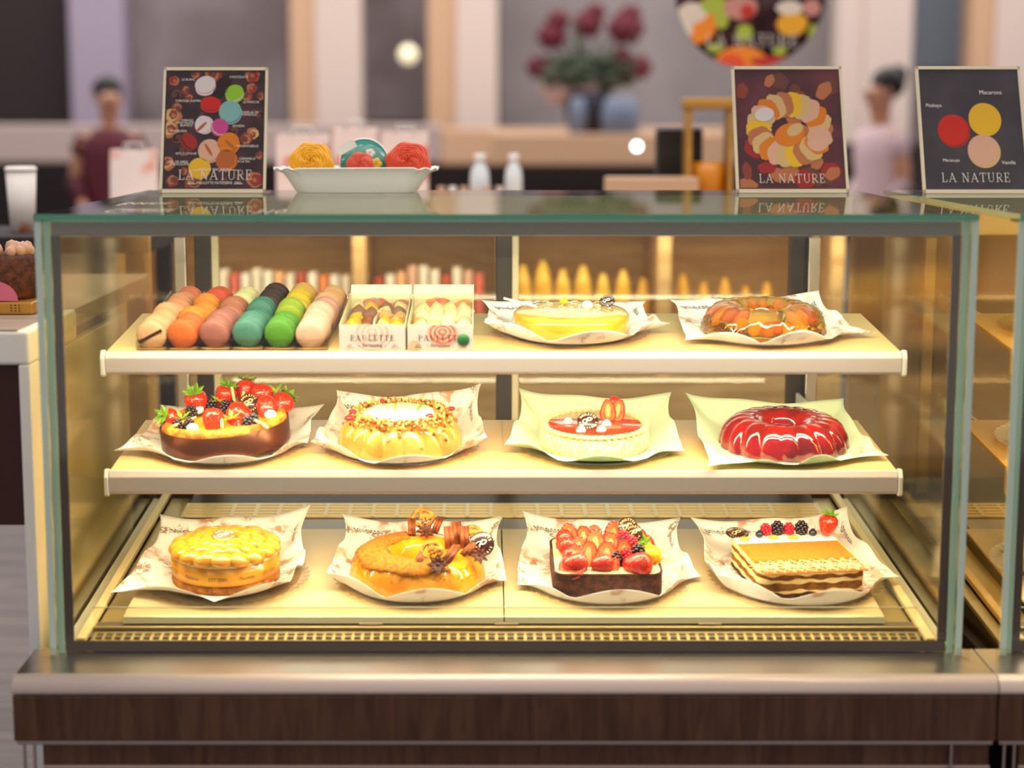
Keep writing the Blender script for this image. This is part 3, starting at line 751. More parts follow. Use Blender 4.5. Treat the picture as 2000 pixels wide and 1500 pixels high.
# ---- M2: fluted flan with granola
c = cake_root('M2', 'granola_flan', 'pale yellow fluted flan topped with a granola ring, middle shelf', 'flan')
bundt(.113, .03, .0555, 17, .075).build('flan_body', 'flan', c)
MB().lathe([(0, .066), (.055, .068), (.068, .076), (.072, .0805), (.064, .084), (.03, .0825), (0, .082)], 64, 0, None, (1, 1), lambda a, t, q, z: (q*(1+.03*sin(a*9)), z)).build('cream_pool', 'cream', c)
mb = MB(); rr = random.Random(5)
for i in range(640):
    a = rr.uniform(0, 6.283); q = rr.gauss(.082, .009); q = min(.103, max(.060, q)); z = .080-.0*q
    if q > .085: z = .080-(q-.085)*1.1
    z += rr.uniform(0, .008); s = rr.uniform(.0022, .0042)
    mb.ball((q*cos(a), q*sin(a), z), s, (1.5, .8, .6), 0 if rr.random() < .55 else 1, 6, TR((0, 0, 0), rr.uniform(0, 3), rr.uniform(0, 3), rr.uniform(0, 3)).to_3x3())
mb.build('granola_ring', ['granola', 'granola_light'], c)['kind'] = 'stuff'
for (a, q, s) in [(205, .098, .007), (190, .085, .006), (-40, .072, .007), (15, .095, .006), (120, .07, .005), (160, .09, .005)]:
    a = R(a); MB().ball((q*cos(a), q*sin(a), .088 if q < .09 else .083), s, (1.2, 1, .7), n=12).build('dried_cranberry', 'raspberry', c)
for (x, y, rz) in [(-.005, .015, -.4), (.035, .012, .8)]: MB().tube([(x-.006*cos(rz), y, .086), (x+.01*sin(rz), y+.02, .092)], .0022, 6).build('pumpkin_seed', 'leaf', c)
drop(c, -.0225, ('flan_body',))
for (a, z) in [(-105, .010), (-68, .022), (-42, .03)]:
    a = R(a); MB().ball((.113*cos(a), .113*sin(a), z), .0035, (1, .6, 1), n=8).build('granola_flake', 'granola', c)
# ---- M3: cream cake with red top
c = cake_root('M3', 'cream_cake', 'small cream cake with crumb sides and a glossy red top, middle shelf', dx=-.004)
r = .098
MB().lathe([(0, 0), (r, 0), (r+.001, .01), (r-.001, .032), (r-.008, .036), (0, .036)], 96).build('cake_body', 'crumb_cream', c)
MB().lathe([(0, .0452), (r*.86, .0452), (r*.86, .0485), (r*.84, .0498), (0, .050)], 64).build('red_glaze', 'red_glaze', c)
mb = MB()
nb = 46
for i in range(nb):
    a = 2*pi*i/nb; T = Matrix.Rotation(a, 3, 'Z') @ Matrix.Rotation(.6, 3, 'Z')
    mb.ball((r*.93*cos(a), r*.93*sin(a), .0462), .0080, (.75, 1.25, .6), 0, 8, T)
mb.build('piped_border', 'piped', c)
choc_disc(c, (-.014, -.03, .060), R(38), 0, R(2), .0195)
for (x, y) in [(-.048, -.005), (-.028, -.062), (.008, -.058), (.02, -.02)]:
    MB().lathe([(0, 0), (.008, 0), (.0088, .003), (.006, .0075), (.0018, .0105), (0, .0115)], 16, 0, TR((x, y, .0500)), (1, 1), lambda a, t, q, z: (q*(1+.12*sin(a*6)), z)).build('meringue_kiss', 'cream', c)
sslice(c, (.024, .012, .091), .12, pi, .1, 1.05)
sslice(c, (.047, .014, .090), .12, pi+.25, -.15, 1.05)
straw(c, (.038, .045, .088), .1, pi, 0, 1.05, True)
drop(c, -.009, ('cake_body',))
# ---- M4: red jelly ring
c = cake_root('M4', 'red_jelly', 'deep red fluted jelly ring on pale green paper, right end of the middle shelf', 'jelly')
bundt(.117, .034, .053, 18, .075, 1.2).build('jelly_ring', 'red_jelly', c)
rr = random.Random(9)
for i in range(16):
    a = 2*pi*i/16+rr.uniform(-.15, .15); q = rr.uniform(.06, .082)
    o = MB().ball((0, 0, 0), rr.uniform(.009, .013), (1, .9, .9), n=12).build('berry_inside', 'jelly_fruit', c); o.location = (q*cos(a), q*sin(a), rr.uniform(.014, .026))
# ---- B1: peach cake
c = cake_root('B1', 'peach_cake', 'round cake topped with overlapping peach segments and a seal, bottom left')
r = .0955
MB().lathe([(0, 0), (r, 0), (r+.001, .003), (r, .014), (0, .014)], 72).build('biscuit_base', 'crust', c)
MB().lathe([(0, .0142), (r-.001, .0142), (r, .044), (0, .044)], 72).build('cheesecake_body', 'flan', c)
MB().lathe([(r+.0006, .015), (r+.0012, .028), (r+.0006, .0385)], 72, caps=False).build('ribbon_band', 'ribbon', c, solid=.0005)
mb = MB()
for bi, body in enumerate(['EST 2001', 'Paulette', 'EST 2001', 'Paulette', 'EST 2001']):
    vs, fs = text_data(body, .0088, .4 if 'P' in body[:1] and 'a' in body else 0)
    a0 = R(-150+bi*30)
    mb.add([Vector(((r+.0021)*cos(a0+v.x/r), (r+.0021)*sin(a0+v.x/r), .024+v.y)) for v in vs], fs, 0, False)
mb.build('ribbon_lettering', 'ink_brown', c)
MB().lathe([(0, .0442), (r-.002, .0442), (r+.001, .047), (r-.004, .051), (0, .053)], 72).build('cream_layer', 'custard_layer', c)
rr = random.Random(11)
for ring, (q, n, s, z) in enumerate([(.083, 17, .0175, .054), (.058, 13, .0165, .060), (.033, 8, .0155, .063)]):
    for i in range(n):
        a = 2*pi*i/n+ring*.3
        mb = MB().ball((0, 0, 0), s, (1.0, 1.3, .62), n=16)
        o = mb.build('peach_slice', 'peach', c) if ring == 0 and i == 0 else None
        if o is None: o = pe0.copy(); COL.objects.link(o); sc_ = s/.0175; o.scale = (sc_, sc_, sc_)
        else: pe0 = o
        o.location = (q*cos(a), q*sin(a), z+rr.uniform(-.001, .002)); o.rotation_euler = (rr.uniform(-.1, .1), .25+rr.uniform(-.1, .1), a+.35)
choc_disc(c, (0, -.012, .0745), R(10), 0, 0, .0215, 'choc_gold', 'white_ink')
c.scale.z = 1.08
# ---- B2: cinnamon flan
c = cake_root('B2', 'spiced_flan', 'smooth golden flan ring with cinnamon sticks and star anise, bottom shelf', 'flan')
bundt(.123, .040, .056, 18, .014).build('flan_body', 'flan_deep', c)
mb = MB(); a0, a1, n = R(105), R(305), 70
prof = [(.1105, .0655), (.1035, .0745), (.0935, .0829), (.078, .0878), (.062, .0862), (.052, .0815)]
vs = []
for i in range(n+1):
    a = a0+(a1-a0)*i/n
    for j, (q, z) in enumerate(prof):
        w_ = .0025*sin(a*7)+.001*sin(a*31)+.001*sin(a*57) if j in (0, 5) else 0
        vs.append((q*cos(a)+w_*cos(a), q*sin(a)+w_*sin(a), (z-(w_ if j == 0 else 0)*.9)*.659))
mb.add(vs, [(i*6+j, (i+1)*6+j, (i+1)*6+j+1, i*6+j+1) for i in range(n) for j in range(5)], 0)
mb.build('cinnamon_dusting', 'cocoa_dust', c, solid=.0008)
mb = MB(); rr = random.Random(21)
for i in range(420):
    a = R(rr.uniform(150, 330)); t = rr.random()**1.8; q = .108+t*.011; z = (.070-t*.035)*.659
    mb.ball((q*cos(a)*1.01, q*sin(a)*1.01, z), rr.uniform(.0005, .0010), n=5)
mb.build('cinnamon_specks', 'cocoa_dust', c)['kind'] = 'stuff'
def f_cinn():
    mb = MB(); pts = [(i*.003, 0, 0) for i in range(2)]
    for sgn in (-1, 1):
        prof = [(.0034*cos(t)*1.0+sgn*.0034, .0034*sin(t)) for t in [pi*.1*k for k in range(21)]]
        vs = [(y, -.017, z) for y, z in prof]+[(y, .017, z) for y, z in prof]; k = 21
        mb.add(vs, [(j, j+1, k+j+1, k+j) for j in range(k-1)], 0)
    return mb.build('cinnamon_stick', 'cinnamon', solid=.0015)
def f_anise():
    mb = MB()
    for i in range(8):
        a = i*pi/4; d = Vector((cos(a), sin(a), 0)); nn = Vector((-sin(a), cos(a), 0)); L = .0175
        o_ = [d*.002+nn*.001, d*L*.5+nn*.0042+Vector((0, 0, .002)), d*L+Vector((0, 0, .003)), d*L*.5-nn*.0042+Vector((0, 0, .002)), d*.002-nn*.001]
        lo_ = [p-Vector((0, 0, .004)) for p in o_]
        mb.add(o_+lo_, [(0, 1, 2, 3, 4), (9, 8, 7, 6, 5)]+[(j, (j+1) % 5, 5+(j+1) % 5, 5+j) for j in range(5)], 0, False)
    mb.ball((0, 0, 0), .003, n=8)
    o = mb.build('star_anise', 'star_anise')
    sd = MB()
    for i in range(8): a = i*pi/4; sd.ball((.009*cos(a), .009*sin(a), .0022), .0018, (1.6, .8, .5), 0, 8, Matrix.Rotation(a, 3, 'Z'))
    sd.build('seed', 'cinnamon', o)
    return o
def f_pecan():
    mb = MB()
    mb.ball((0, 0, 0), .014, (.5, 1, .4), n=16, fn=lambda d: d*(1-.15*abs(sin(d.y*500))))
    return mb.build('pecan', 'cinnamon')
def f_walnut():
    mb = MB(); rr = random.Random(2); mb.tube([(.016*cos(t), .013*sin(t), 0) for t in [i*pi/12 for i in range(24)]], .0035, 8, closed=True)
    for i in range(14):
        a = rr.uniform(0, 6.28); q = rr.uniform(0, .010); mb.tube([(q*cos(a), q*sin(a)*.8, .001), (q*cos(a)+.004, q*sin(a)*.8+.004, .004), (q*cos(a)+.001, q*sin(a)*.8+.008, .002)], .0021, 6)
    return mb.build('walnut_half', 'walnut')
def cin(loc, rx, ry, rz, s=1): shared('cin', 'cinnamon_stick', f_cinn, c, loc, rx, ry, rz, s)
def ani(loc, rx, ry, rz, s=1): shared('ani', 'star_anise', f_anise, c, loc, rx, ry, rz, s)
def pec(loc, rx, ry, rz, s=1): shared('pec', 'pecan', f_pecan, c, loc, rx, ry, rz, s)
def wal(loc, rx, ry, rz, s=1): shared('wal', 'walnut_half', f_walnut, c, loc, rx, ry, rz, s)
wal((.008, .085, .112), R(75), 0, R(5), 1.15); cin((-.012, .07, .100), R(50), .2, .3, .95); cin((.035, .074, .102), R(45), 0, -.5, .95); ani((.014, .052, .098), R(35), 0, .2, 1.0)
wal((.028, -.055, .098), R(55), 0, -.2, 1.1); pec((.008, -.075, .090), R(50), .2, .1, 1.1); cin((.062, -.058, .092), R(35), .1, -.6, 1.15); ani((.040, -.098, .088), R(50), 0, .1, 1.15)
cin((.058, -.004, .105), R(70), 0, .2, 1.2); cin((.072, .028, .102), R(60), 0, .25, 1.2); cin((.085, .004, .104), R(65), 0, .15, 1.1); wal((.098, .035, .098), R(60), 0, -.2, 1.05); pec((.078, .05, .104), R(20), 0, 1.3, 1.0)
pec((.098, -.035, .094), R(60), 0, -.9, 1.0); cin((.092, -.028, .092), R(30), 0, -.9, .9); ani((.112, -.048, .088), R(55), 0, .3, 1.0)
choc_disc(c, (.116, -.02, .098), R(72), 0, R(-8), .0225)
ani((.132, .01, .092), R(60), 0, .3, .5)
drop(c, -.0295, ('flan_body', 'cinnamon_dusting', 'cinnamon_specks'))
# ---- B3: rectangular strawberry cake
c = cake_root('B3', 'strawberry_cake', 'rectangular chocolate sided cake heaped with sliced strawberries, bottom shelf', rz=R(0), dy=-.005)
def rrect(hx, hy, rad, n=6): return [(sx*(hx-rad)+rad*cos(R(a0+90*i/n)), sy*(hy-rad)+rad*sin(R(a0+90*i/n))) for (sx, sy, a0) in ((1, 1, 0), (-1, 1, 90), (-1, -1, 180), (1, -1, 270)) for i in range(n+1)]
def slab(mb, hx, hy, rad, z0, z1, mi=0, lip=0):
    o = rrect(hx, hy, rad); k = len(o)
    mb.add([(x, y, z0) for x, y in o]+[(x, y, z1) for x, y in o], [(j, (j+1) % k, k+(j+1) % k, k+j) for j in range(k)], mi, True)
    mb.poly([(x, y, z1) for x, y in o], mi); mb.poly([(x, y, z0) for x, y in o][::-1], mi); return mb
HX, HY = .0955, .098
slab(MB(), HX, HY, .022, 0, .040).build('chocolate_sides', 'chocolate_cake', c, .002)
mb = MB(); mb.tube([(x, y, .0405) for x, y in rrect(HX-.0015, HY-.0015, .021, 10)], .0024, 6, closed=True); mb.build('chocolate_rim', 'chocolate_cake', c)
slab(MB(), HX-.004, HY-.004, .019, .0402, .0425).build('crumb_topping', 'crumb_cream', c)
mb = MB(); rr = random.Random(4)
for i in range(260):
    x, y = rr.uniform(-HX+.01, HX-.01), rr.uniform(-HY+.01, HY-.01)
    if abs(x) > .075 or y < -.085 or y > .09: mb.ball((x, y, .0432), rr.uniform(.0006, .0013), n=5)
mb.build('pistachio_crumbs', 'leaf_dark', c)['kind'] = 'stuff'
for (x, y, rx, rz, s) in [(-.06, .075, -.35, -.15, 1.35), (-.035, .07, -.3, -.1, 1.2), (-.015, .082, -.4, 0, 1.2), (.018, .08, -.35, .05, 1.4), (.045, .085, -.3, .1, 1.15),
                          (-.045, .03, -.55, -.2, 1.2), (-.018, .04, -.5, -.1, 1.45), (.008, .035, -.45, 0, 1.3), (.030, .045, -.4, .1, 1.3),
                          (-.052, -.025, -.75, -.3, 1.5), (-.028, .0, -.6, -.2, 1.3), (.003, -.015, -.7, -.15, 1.5), (.030, .0, -.4, .3, 1.2)]:
    sslice(c, (x+random.uniform(-.002, .002), y-.022-.02*abs(rx)+(.008 if y < 0 else 0), .043+.036*s*cos(rx)), -rx, pi, rz*1.2, s*1.12)
for (x, y, rx, ry, rz, s) in [(-.074, .06, 1.2, .2, .1, 1.15), (-.072, .015, 1.2, .1, .1, 1.15), (-.066, -.03, 1.3, .1, .1, 1.15),
                          (.068, .075, 1.3, .1, -.2, 1.1), (.078, .03, 1.2, .1, -.3, 1.15)]: straw(c, (x, y, .053), rx, ry, rz, s, x < 0)
for (x, y, rz, s) in [(-.062, -.082, 1.75, 1.35), (-.012, -.082, 1.8, 1.2), (.044, -.080, 1.5, 1.55)]:
    o = straw(c, (x-.018, y+.004, .053), R(90), 0, rz, s, True)
o = MB().ball((0, 0, 0), .020, (1, 1, .85), n=22, fn=lambda d: d*(1+.04*sin(d.x*600+d.y*300))).build('physalis', 'fruit_yellow', c); o.location = (.078, -.035, .056)
mb = MB()
for i in range(6):
    a = i*1.05; mb.poly([(.078, -.035, .042), (.078+.02*cos(a), -.035+.02*sin(a), .045), (.078+.026*cos(a+.25), -.035+.026*sin(a+.25), .048)])
mb.build('husk', 'almond', c, solid=.0006)
blackb(c, (.014, -.055, .056), 1.25); raspb(c, (.034, -.05, .060), 1.2); blackb(c, (.056, -.042, .062), 1.35); blueb(c, (.064, -.065, .056), 1.3); blueb(c, (.028, -.02, .074), 1.15)
raspb(c, (.046, -.015, .072), 1.2); raspb(c, (.034, .0, .078), 1.1)
choc_disc(c, (.042, .022, .088), R(60), 0, R(5), .018, 'chocolate', 'custard_layer'); choc_disc(c, (.052, .006, .082), R(68), 0, R(-30), .0165, 'chocolate', 'custard_layer')
c.scale.z = 1.0
# ---- B4: tiramisu slab
c = cake_root('B4', 'tiramisu', 'layered tiramisu slab with a white sugar lattice and a row of berries, bottom right', rz=R(9), dx=-.002, dy=-.002)
HX, HY = .097, .098
zz = [(0, .008, 'chocolate_cake'), (.008, .013, 'custard_layer'), (.013, .026, 'sponge'), (.026, .033, 'custard_layer'), (.033, .041, 'sponge'), (.041, .0475, 'custard_layer')]
mb = MB(); names = ['chocolate_cake', 'custard_layer', 'sponge']; o = rrect(HX, HY, .026, 8)
# refine the outline so that layers can wave
ref = []
for i in range(len(o)):
    p, q = o[i], o[(i+1) % len(o)]; d = math.hypot(q[0]-p[0], q[1]-p[1]); nn = max(1, int(d/.006))
    for t in range(nn): ref.append((p[0]+(q[0]-p[0])*t/nn, p[1]+(q[1]-p[1])*t/nn))
k = len(ref)
def wz(x, y, z): return z+(.0016*sin(x*95+z*300)+.0011*sin(x*213+y*150+z*700))*(1 if .005 < z < .045 else 0)
for z0, z1, m in zz:
    sh_ = .0 if m == 'custard_layer' else -.0012
    vs = []
    for z in (z0, (z0+z1)/2, z1):
        s_ = 1+(sh_/HX if z not in (z0, z1) else 0)
        vs += [(x*s_, y*s_, wz(x, y, z) if z in (z0, z1) else (wz(x, y, z0)+wz(x, y, z1))/2) for x, y in ref]
    mb.add(vs, [(l*k+j, l*k+(j+1) % k, (l+1)*k+(j+1) % k, (l+1)*k+j) for l in range(2) for j in range(k)], names.index(m), True)
mb.poly([(x, y, .0475) for x, y in ref], 1); mb.poly([(x, y, 0) for x, y in ref][::-1], 0)
mb.build('cake_layers', names, c)
MB().box(-HX+.003, HX-.003, -.042, .050, .0476, .0495).build('cocoa_topping', 'tiramisu_dust', c, .001)
MB().box(-HX+.003, HX-.003, .0505, HY-.004, .0476, .052).build('cream_strip', 'cream', c, .002)
MB().box(-HX+.003, HX-.003, -.107, -.0425, .0476, .0490).build('lattice_strip', 'lattice_ground', c, .001)
mb = MB(); zl = .0497; ya, yb = -.105, -.044
for cx in (-.078, -.03, .022, .072):
    cy = (ya+yb)/2; 
    for i in range(6):
        a = pi*i/6+.2; L = .030
        mb.tube([(cx-L*1.1*cos(a), cy-L*sin(a), zl), (cx+L*1.1*cos(a), cy+L*sin(a), zl)], .00055, 5)
    mb.tube([(cx+.017*cos(t), cy+.022*sin(t), zl+.0003) for t in [j*pi/10 for j in range(20)]], .00055, 5, closed=True)
for cx in (-.054, -.004, .047, .09):
    mb.tube([(cx+.013*cos(t), cy+.028*sin(t), zl+.0003) for t in [j*pi/10 for j in range(20)]], .00055, 5, closed=True)
for i in range(10):
    x = -.095+i*.019; mb.tube([(x, ya, zl), (x+.028, yb, zl+.00055)], .00055, 5); mb.tube([(x+.02, ya, zl), (x-.008, yb, zl+.00055)], .00055, 5)
mb.build('sugar_lattice', 'sugar_line', c)
choc_disc(c, (-.082, .095, .0535), R(12), 0, 0, .021, 'chocolate', 'custard_layer')
raspb(c, (-.030, .088, .061), 1.15); blackb(c, (-.008, .088, .063), 1.2); raspb(c, (.014, .088, .061), 1.15); blackb(c, (.037, .085, .063), 1.2); blueb(c, (-.046, .075, .058), 1.05); blueb(c, (.055, .073, .058), 1.05)
straw(c, (.078, .068, .053), R(0), R(8), 0, 1.22)
for (x, y) in [(-.078, .062), (-.022, .066), (.014, .062)]: MB().ball((x, y, .0545), .0085, (1.15, .65, .5), n=14).build('almond', 'almond', c)

c.scale.z = .98
# ---------------------------------------------------------------- macarons in their clear tray
mc = {n: h for n, h in [('tan', '#dba87c'), ('peachpink', '#e0946a'), ('salmon', '#e87850'), ('orange', '#d4641c'), ('bright_orange', '#ec8c20'), ('red_orange', '#e2552a'), ('mauve', '#a8645a'), ('rose_brown', '#b86e52'), ('ivory', '#efe2a4'),
     ('teal', '#4a8474'), ('dark_teal', '#3c7a68'), ('dark_brown', '#3c1f14'), ('green', '#4f8c18'), ('lime', '#93a81c'), ('yellow', '#e2bc1e'), ('peach_yellow', '#e8ac5c'), ('pale_pink', '#dab09a'), ('dusty_pink', '#cd9384'), ('peach', '#e6a878')]}
for n, h in mc.items(): mat('macaron_'+n, tuple(x*.66 for x in lin(h)[:3])+(1,), .6, bump=.25, bscale=260)
mat('filling', '#7a4a2c', .5, bump=.3)
mat('filling_dark', '#5a3020', .5)
rm = .0262
shell_prof = [(0, -.0118), (rm*.45, -.0112), (rm*.75, -.0094), (rm*.93, -.0068), (rm*.975, -.0048), (rm*.95, -.0040), (rm*1.0, -.0034), (rm*.985, -.0020), (rm*.5, -.0017), (0, -.0017)]
def mac_mesh(m):
    mb = MB(); rr = random.Random(hash(m) % 97)
    ph = 1.3
    fn = lambda a, t, q, z: (q*(1+(.018*sin(a*23+ph)+.012*sin(a*37)) * (t > .55)), z)
    mb.lathe(shell_prof, 40, 0, None, (1, 1), fn); mb.lathe([(q, -z) for q, z in shell_prof], 40, 0, None, (1, 1), fn)
    return mb.build('macaron', m)
macs = {n: mac_mesh('macaron_'+n) for n in mc}
fills = {k: MB().lathe([(0, -.0018), (rm*.87, -.0018), (rm*.89, 0), (rm*.87, .0018), (0, .0018)], 32).build('filling', k) for k in ('filling', 'filling_dark')}
rows = [  # front px, back px, list of (colour, count)
 ((297, 656), (372, 590), [('tan', 3), ('peach', 4), ('peachpink', 3), ('salmon', 2)], 'first row from the left'),
 ((357, 656), (430, 588), [('orange', 3), ('bright_orange', 5), ('red_orange', 4)], 'second row'),
 ((418, 655), (484, 590), [('mauve', 5), ('rose_brown', 3), ('ivory', 4)], 'third row'),
 ((482, 655), (540, 586), [('teal', 3), ('dark_teal', 4), ('dark_brown', 5)], 'fourth row'),
 ((546, 654), (594, 582), [('green', 4), ('lime', 2), ('yellow', 4), ('peach_yellow', 2)], 'fifth row'),
 ((608, 654), (650, 588), [('pale_pink', 5), ('dusty_pink', 3), ('peach', 4)], 'sixth row at the right'),
]
nice = {'peachpink': 'peach pink', 'bright_orange': 'bright orange', 'red_orange': 'red orange', 'rose_brown': 'rose brown', 'dark_teal': 'dark teal', 'dark_brown': 'dark brown', 'peach_yellow': 'peach yellow', 'pale_pink': 'pale pink', 'dusty_pink': 'dusty pink'}
used = set(); YF, YK = .232, .50
for ri, (fp, bp, cols, rl) in enumerate(rows):
    a = at(fp[0], fp[1]-2, YF); b = at(bp[0], bp[1]-2, YK)
    seq = [cn for cn, k in cols for _ in range(k)]; n = len(seq)
    d = (b-a); dn = d.normalized(); rq = dn.to_track_quat('Z', 'Y').to_euler()
    for i, cn in enumerate(seq):
        base = macs[cn]
        o = base if cn not in used else base.copy()
        if cn in used: COL.objects.link(o)
        used.add(cn)
        p = a+d*(i/(n-1))
        o.location = p+Vector((random.uniform(-.0012, .0012), 0, random.uniform(-.0008, .0016)+(.0035*sin(i*1.9+ri*1.3))+(.0045 if (i+ri) % 5 >= 3 else -.001)))
        rx = random.uniform(-.10, .06)
        o.rotation_euler = (rq.x+rx, rq.y, rq.z+random.uniform(-.06, .06))
        fk = 'filling_dark' if cn in ('dark_brown', 'mauve', 'orange') else 'filling'
        fo = fills[fk].copy(); COL.objects.link(fo); fo.parent = o
        nm = nice.get(cn, cn)
        if i == 0: tag(o, 'front macaron of the %s, %s' % (rl, nm), 'macaron')
        else: tag(o, '%s macaron standing behind others in the %s of the tray' % (nm, rl), 'macaron', '%s macarons in the %s' % (nm, rl))
for f in fills.values(): bpy.data.objects.remove(f)
st_ = MB().box(-.0026, .0026, -.023, .023, -.0122, -.0100); so = st_.build('brown_stripe', 'chocolate', macs['tan']); so.rotation_euler = (0, 0, R(62))
mtray = empty('macaron_tray', (0, 0, 0), label='clear acrylic tray with six lanes of macarons on the top shelf', cat='tray')
edges = [(266, 372-36), (327, 401), (388, 457), (450, 512), (514, 567), (577, 622), (640, 682)]
yf, yk = .206, .515
for a, b in edges:
    p0 = at(a, 686, yf); p1 = at(a, 668, yf); q0 = at(b, 640, yk); q1 = at(b, 612, yk)
    p0.z = zs1(yf)+.001; q0.z = zs1(yk)+.001; q1.z = q0.z+.045
    t = Vector((.0011, 0, 0)); vs = [p0-t, p1-t, q1-t, q0-t, p0+t, p1+t, q1+t, q0+t]
    MB().add(vs, [(0, 1, 2, 3), (7, 6, 5, 4), (0, 4, 5, 1), (1, 5, 6, 2), (2, 6, 7, 3), (3, 7, 4, 0)], 0, False).build('divider', 'acrylic', mtray)
xl, xr = at(266, 686, yf).x, at(640, 686, yf).x
MB().box(xl, xr, yf-.003, yf-.001, zs1(yf)+.001, zs1(yf)+.020).build('front_wall', 'acrylic', mtray)
MB().prism([(yf, zs1(yf)+.0004), (yf, zs1(yf)+.0014), (yk, zs1(yk)+.0014), (yk, zs1(yk)+.0004)], xl, xr).build('tray_floor', 'acrylic', mtray)

# ---------------------------------------------------------------- two lidded pastry boxes
mat('rose_print', '#bb8c82', .6, hex2='#b79c94', nscale=60)
mat('rose_red', '#a8381e', .6, hex2='#c06a48', nscale=90)
mat('print_red', '#d8382a', .5, hex2='#e87a5a', nscale=40, lo=.45, hi=.55)
mat('print_orange', '#e0701c', .5, hex2='#f0a040', nscale=40, lo=.45, hi=.55)
mat('tan_print', '#a89078', .6)
mat('meringue_cream', '#f0dfa8', .5, bump=.3)
mat('cookie', '#d9a45c', .6, bump=.5)
def pastry_box(x0, x1, second):
    y0, y1 = .208, .485; z0 = zs1(y0)+.0006; hF, hB = .0445, .0455
    A = at(x0, 680, y0).x; B_ = at(x1, 680, y0).x; cx = (A+B_)/2; W = (B_-A)/2-.001
    c = empty('pastry_box', (cx, y0, z0), (math.atan(.09), 0, 0), label='long white pastry box with a %s' % ('green round sticker and a red rose print' if second else 'pale pink rose print, beside the macaron tray'), cat='box', group='lettered pastry boxes')
    D = y1-y0
    MB().box(-W, W, 0, .0015, 0, hF).build('front_panel', 'box_card', c)
    bk_ = MB().box(-W+.0012, W-.0012, D-.0015, D, 0, hB).build('back_panel', 'board_cream', c)
    MB().box(-W, W, .0016, D-.0016, 0, .0012).build('bottom_panel', 'card', c)
    for s in (-1, 1):
        x = s*(W-.0008); x2 = x
        vs = [(x, .0016, 0), (x, .0016, hF), (x2, D, hB), (x2, D, 0)]; t = .0006
        MB().add([(a+s*-t, b, d) for a, b, d in vs]+[(a+s*t, b, d) for a, b, d in vs], [(0, 1, 2, 3), (7, 6, 5, 4), (0, 4, 5, 1), (1, 5, 6, 2), (2, 6, 7, 3), (3, 7, 4, 0)], 0, False).build('side_panel', 'board_cream', c)
    MB().add([(a, b, d+e_) for e_ in (0, .0012) for a, b, d in ((-W, D+.0005, hB-.001), (W, D+.0005, hB-.001), (W, D+.02, hB+.013), (-W, D+.02, hB+.013))], [(0, 1, 2, 3), (7, 6, 5, 4), (0, 4, 5, 1), (1, 5, 6, 2), (2, 6, 7, 3), (3, 7, 4, 0)], 0, False).build('top_flap', 'board_cream', c)
        # printed flower on the inside of the back
    mb = MB()
    for i in range(9):
        a = i*.7+.3; q = .003+.0040*i; mb.poly([(max(-W+.003, min(W-.003, q*cos(a)*1.2+.006*j_[0]*(1+i*.25))), D-.0022-.0001*i, min(hB-.001, hB*.62+q*.4*sin(a)+.005*j_[1]*(1+i*.2))) for j_ in [(cos(t), sin(t)) for t in [k*pi/6 for k in range(12)]]], i % 2)
    mb.build('inside_print', ['print_orange', 'print_red'] if second else ['print_red', 'rose_print'], c)
    # rose print on front
    mb = MB()
    yo = -.0006; n0 = (.004 if second else .0, hF*.74)
    for i in range(7, 0, -1):
        q = .0042*i*(.8 if second else 1); pts = []
        for k in range(20):
            t = k*pi/10; x = n0[0]+q*cos(t)*1.15; z = n0[1]+q*sin(t)*.95-.0006*i; pts.append((x, yo-.00005*(8-i), min(hF-.0004, max(.0006, z))))
        mb.poly(pts, i % 2)
    if second: mb.poly([(-W+.012+.011*cos(k*pi/8), yo-.0001, max(.0005, .006+.011*sin(k*pi/8))) for k in range(16)], 2)
    mb.build('rose_print', ['rose_print', 'box_card', 'tan_print'] if not second else ['rose_red', 'rose_print', 'tan_print'], c)
    mb = MB(); hh = .0103
    put(mb, serif_data('PAULETTE', hh, .22), Matrix.Translation((0, -.0013, .0165)) @ UP)
    put(mb, text_data('|  PATISSERIE  |', .0072), Matrix.Translation((.0, -.0013, .0052)) @ UP)
    vs, fs = text_data('^', .0055); mb.add([Matrix.Translation((-.0145, -.0013, .0086)) @ UP @ v for v in vs], fs, 0, False)
    put(mb, text_data('EST', .0045), Matrix.Translation((-W+.018, -.0013, .0068)) @ UP); mb.box(-W+.011, -W+.025, -.0014, -.0011, .0048, .0053)
    if not second: put(mb, text_data('2001', .0045), Matrix.Translation((W-.018, -.0013, .0068)) @ UP)
    mb.box(W-.025, W-.011, -.0014, -.0011, .0048, .0053)
    mb.build('front_lettering', 'ink', c)
    if second: MB().lathe([(0, 0), (.0105, 0), (.0105, .0006), (0, .0006)], 32, 0, TR((W-.0165, -.0016, .0185), pi/2)).build('round_sticker', 'green_dot', c)
    # dividers
    for x in ((.0,) if not second else (.004,)):
        vs = [(x, .005, .001), (x, .01, hF-.012), (x, D*.22, hF-.002), (x, D-.004, .02)]
        MB().add([(a-.0006, b, d) for a, b, d in vs]+[(a+.0006, b, d) for a, b, d in vs], [(0, 1, 2, 3), (7, 6, 5, 4), (0, 4, 5, 1), (1, 5, 6, 2), (2, 6, 7, 3), (3, 7, 4, 0)], 0, False).build('card_divider', 'card', c)
    MB().poly([(-W, .001, hF+.0005), (W, .001, hF+.0005), (W, D, hB+.0005), (-W, D, hB+.0005)]).build('window_film', 'film', c, solid=.0003)
    # contents
    rr = random.Random(31+second)
